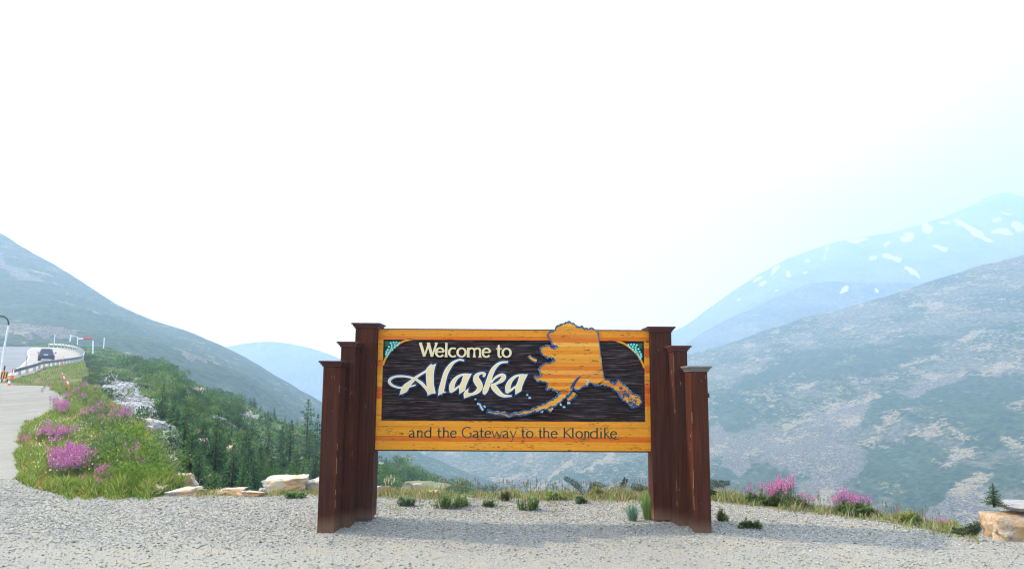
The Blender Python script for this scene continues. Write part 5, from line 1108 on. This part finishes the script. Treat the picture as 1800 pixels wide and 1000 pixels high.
sprig([(1720, 936), (1708, 930), (1692, 934), (1676, 932)], 7.9, 'low hemlock branch on the ground left of the orange boulder', .05, 8)
sprig([(1724, 926), (1716, 926), (1704, 930)], 7.9, 'dark hemlock sprig tucked against the orange boulder', .05, 9)
sd_ = make_conifer(91, .28, .13, dens=.8, tone=(.05, .11, .035)); sd_.name = 'spruce_seedling'; sd_.location = at(1748, 891, 7.75); sd_.scale = (1, 1, .85); tag(sd_, 'tiny spruce seedling behind the flat top of the orange boulder', 'spruce seedling')
sd2 = make_conifer(92, .5, .16, dens=.9, tone=(.07, .15, .05)); sd2.name = 'spruce_seedling'; sd2.location = at(425, 872, 11.3); tag(sd2, 'small light green spruce seedling right of the flat grey boulder', 'spruce seedling')
# ------------------------------------------------------------------ fireweed
def make_fireweed(seed, ns, h, spread, tone=(.10, .19, .05), bloom=.34):
    r = random.Random(seed); S = FB(); F = FB(); H = empty('fireweed')
    for k in range(ns):
        a = r.uniform(0, 6.28); q = math.sqrt(r.random())*spread; b = Vector((math.cos(a)*q*.6, math.sin(a)*q*.6, 0)); hh = h*r.uniform(.7, 1.1); t = Vector((math.cos(a)*q, math.sin(a)*q, hh)); S.stem(b, t, .004, .002, (.18, .12, .05))
        for j in range(26):
            u = r.uniform(.05, .68); ph = r.uniform(0, 6.28); S.leaf(b.lerp(t, u), Vector((math.cos(ph), math.sin(ph), .45)), Vector((0, 0, 1)), r.uniform(.06, .11), .018, jc(tone, .3, r))
        for j in range(24):
            u = r.uniform(1-bloom, 1.0); rad = .045*(1.15-u)*2.2+.008; ph = r.uniform(0, 6.28); p = b.lerp(t, u)+Vector((math.cos(ph), math.sin(ph), 0))*rad; c = jc((.60, .20, .47) if r.random() < .65 else (.70, .36, .60), .22, r); sz_ = r.uniform(.010, .018)*(1.25-.5*(u-.6)/.4)
            for m_ in range(2):
                n_ = Vector((r.gauss(0, 1), r.gauss(0, 1), r.gauss(0, 1))).normalized(); s1 = n_.orthogonal().normalized()*sz_; s2 = n_.cross(s1).normalized()*sz_; F.face([p+s1, p+s2, p-s1, p-s2], c)
    S.build('stems_and_leaves', H); F.build('flower_heads', H, FOLB)['kind'] = 'stuff'; return H
FOLB = foliage('petals', .3)

fw = [make_fireweed(50+i, 6, .62, .20) for i in range(5)]
def fire(px, d, s, lab, grp): p = gp(px, d); place(fw[random.randrange(5)], p-Vector((0, 0, .02)), random.uniform(0, 6), s, lab, 'fireweed', grp)
LAB = [((95, 185, 11.6, 14.2), 44, .72, 'magenta fireweed in the densest patch low on the left bank', 'fireweed in the dense patch'), ((150, 235, 10.9, 11.8), 12, .5, 'short pink fireweed at the very foot of the bank', 'fireweed at the foot of the bank'),
       ((60, 150, 15.5, 20), 20, .7, 'fireweed scattered on the middle of the bank beside the lane', 'fireweed mid bank'), ((92, 130, 24, 30), 13, .8, 'fireweed bunch where the lane narrows, halfway up the bank', 'fireweed by the lane'),
       ((125, 180, 30, 48), 13, .9, 'fireweed row along the top edge of the talus', 'fireweed above the talus'), ((195, 248, 20, 25), 11, .75, 'fireweed row right above the pale boulder pile', 'fireweed above the boulder pile'), ((60, 120, 42, 56), 8, .7, 'reddish fireweed at the far end of the bank near the cones', 'fireweed near the cones'), ((235, 262, 11.8, 13.5), 7, .7, 'lone fireweed sprigs low on the right of the bank', 'fireweed right of the bank'), ((150, 215, 19, 28), 14, .8, 'sparse fireweed in the green heart of the bank', 'fireweed in the green heart')]
for (a, b, c_, e), n, s, lab, grp in LAB:
    for _ in range(n):
        u = random.gauss(.5, .22); v = random.gauss(.5, .25); d = c_+(e-c_)*min(max(v, 0), 1); x = a+(b-a)*min(max(u, -.1), 1.1)
        if d > rim(x)-.3: continue
        fire(x, d, s*random.uniform(.7, 1.15), lab, grp)
for (a, b), n, s, lab, grp in (((1300, 1425), 17, .62, 'pink fireweed in the clump on the rim right of the sign', 'fireweed right of the sign'), ((1455, 1530), 12, .56, 'pink fireweed in the second clump on the rim towards the boulder', 'fireweed towards the boulder'), ((1140, 1150), 2, .6, 'fireweed showing beside the right tall post', 'fireweed by the post'), ((1600, 1650), 5, .3, 'stunted fireweed at the low end of the rim', 'fireweed at the low end')):
    for _ in range(n):
        x = random.uniform(a, b); ctr = 1-abs((x-(a+b)/2)/((b-a)/2))*.45 if b-a > 20 else 1
        fire(x, float(rim(x))+random.uniform(-.15, .35), s*ctr*random.uniform(.6, 1.2), lab, grp)
for x, w, h, i in ((1345, 60, 26, 0), (1390, 50, 20, 1), (1500, 60, 20, 2), (1320, 40, 18, 3), (1475, 34, 16, 4)):
    weed(x-w/2, x+w/2, 886-h+(x-1320)*.11, 886+(x-1320)*.115, ['leafy green growth under the left fireweed clump', 'leafy growth at the right side of the left fireweed clump', 'leafy growth under the second fireweed clump', 'grassy left foot of the first fireweed clump', 'leafy left end of the second fireweed clump'][i], (.07, .13, .03), (.17, .23, .07), seed=70+i, n=800, leaf=.045)
# leafy plants within the bank
bk = [make_shrub(120+i, .7, .45, 700, .05, *(((.08, .16, .02), (.20, .30, .05)), ((.10, .15, .05), (.20, .25, .10)))[i % 2]) for i in range(4)]
for (x, d, s) in ((195, 15, 1.3), (222, 14.5, 1.4), (210, 17, 1.2), (235, 12.6, 1.2), (255, 12.0, 1.1), (270, 12.6, 1.1), (285, 11.9, 1.), (180, 12.4, .9), (205, 12.2, 1.), (225, 11.3, .9), (250, 11.2, .8), (170, 20, 1.2), (190, 24, 1.3), (215, 20, 1.1), (160, 30, 1.5), (240, 16, 1.2), (262, 14.2, 1.), (150, 36, 1.5), (130, 40, 1.5), (295, 11.3, .7)):
    place(bk[random.randrange(4)], gp(x, d)-Vector((0, 0, .05)), random.uniform(0, 6), s, ('large' if s > 1.15 else 'small')+' leafy plant mound '+('at the top of the bank near the marker posts' if d > 25 else 'in the upper middle of the bank' if d > 16.5 else 'right of the densest fireweed' if x > 200 and d < 13 else 'just behind the densest fireweed' if x < 200 else 'at the bank brow facing the conifers'), 'plant', 'leafy plants on the bank')
# yellow flower and tiny white daisies on the bank
F = FB(); r = random.Random(8)
for _ in range(320):
    x = r.uniform(60, 240); d = r.uniform(11.2, 22)
    if d > rim(x)-.2 or float(verge_w(np.array(x), np.array(d))) < .6: continue
    p = gp(x, d)+Vector((0, 0, r.uniform(.18, .38))); s1 = Vector((.012, 0, .004)); s2 = Vector((0, .006, .012)); F.face([p+s1, p+s2, p-s1, p-s2], (.75, .75, .62))
o = F.build('white_daisies', None, FOLB); tag(o, kind='stuff')
weed(154, 166, 864, 871, 'single low plant with yellow blooms at the gravel edge of the bank', (.7, .45, .02), (.7, .5, .03), seed=99, n=120, leaf=.02, cat='flower')
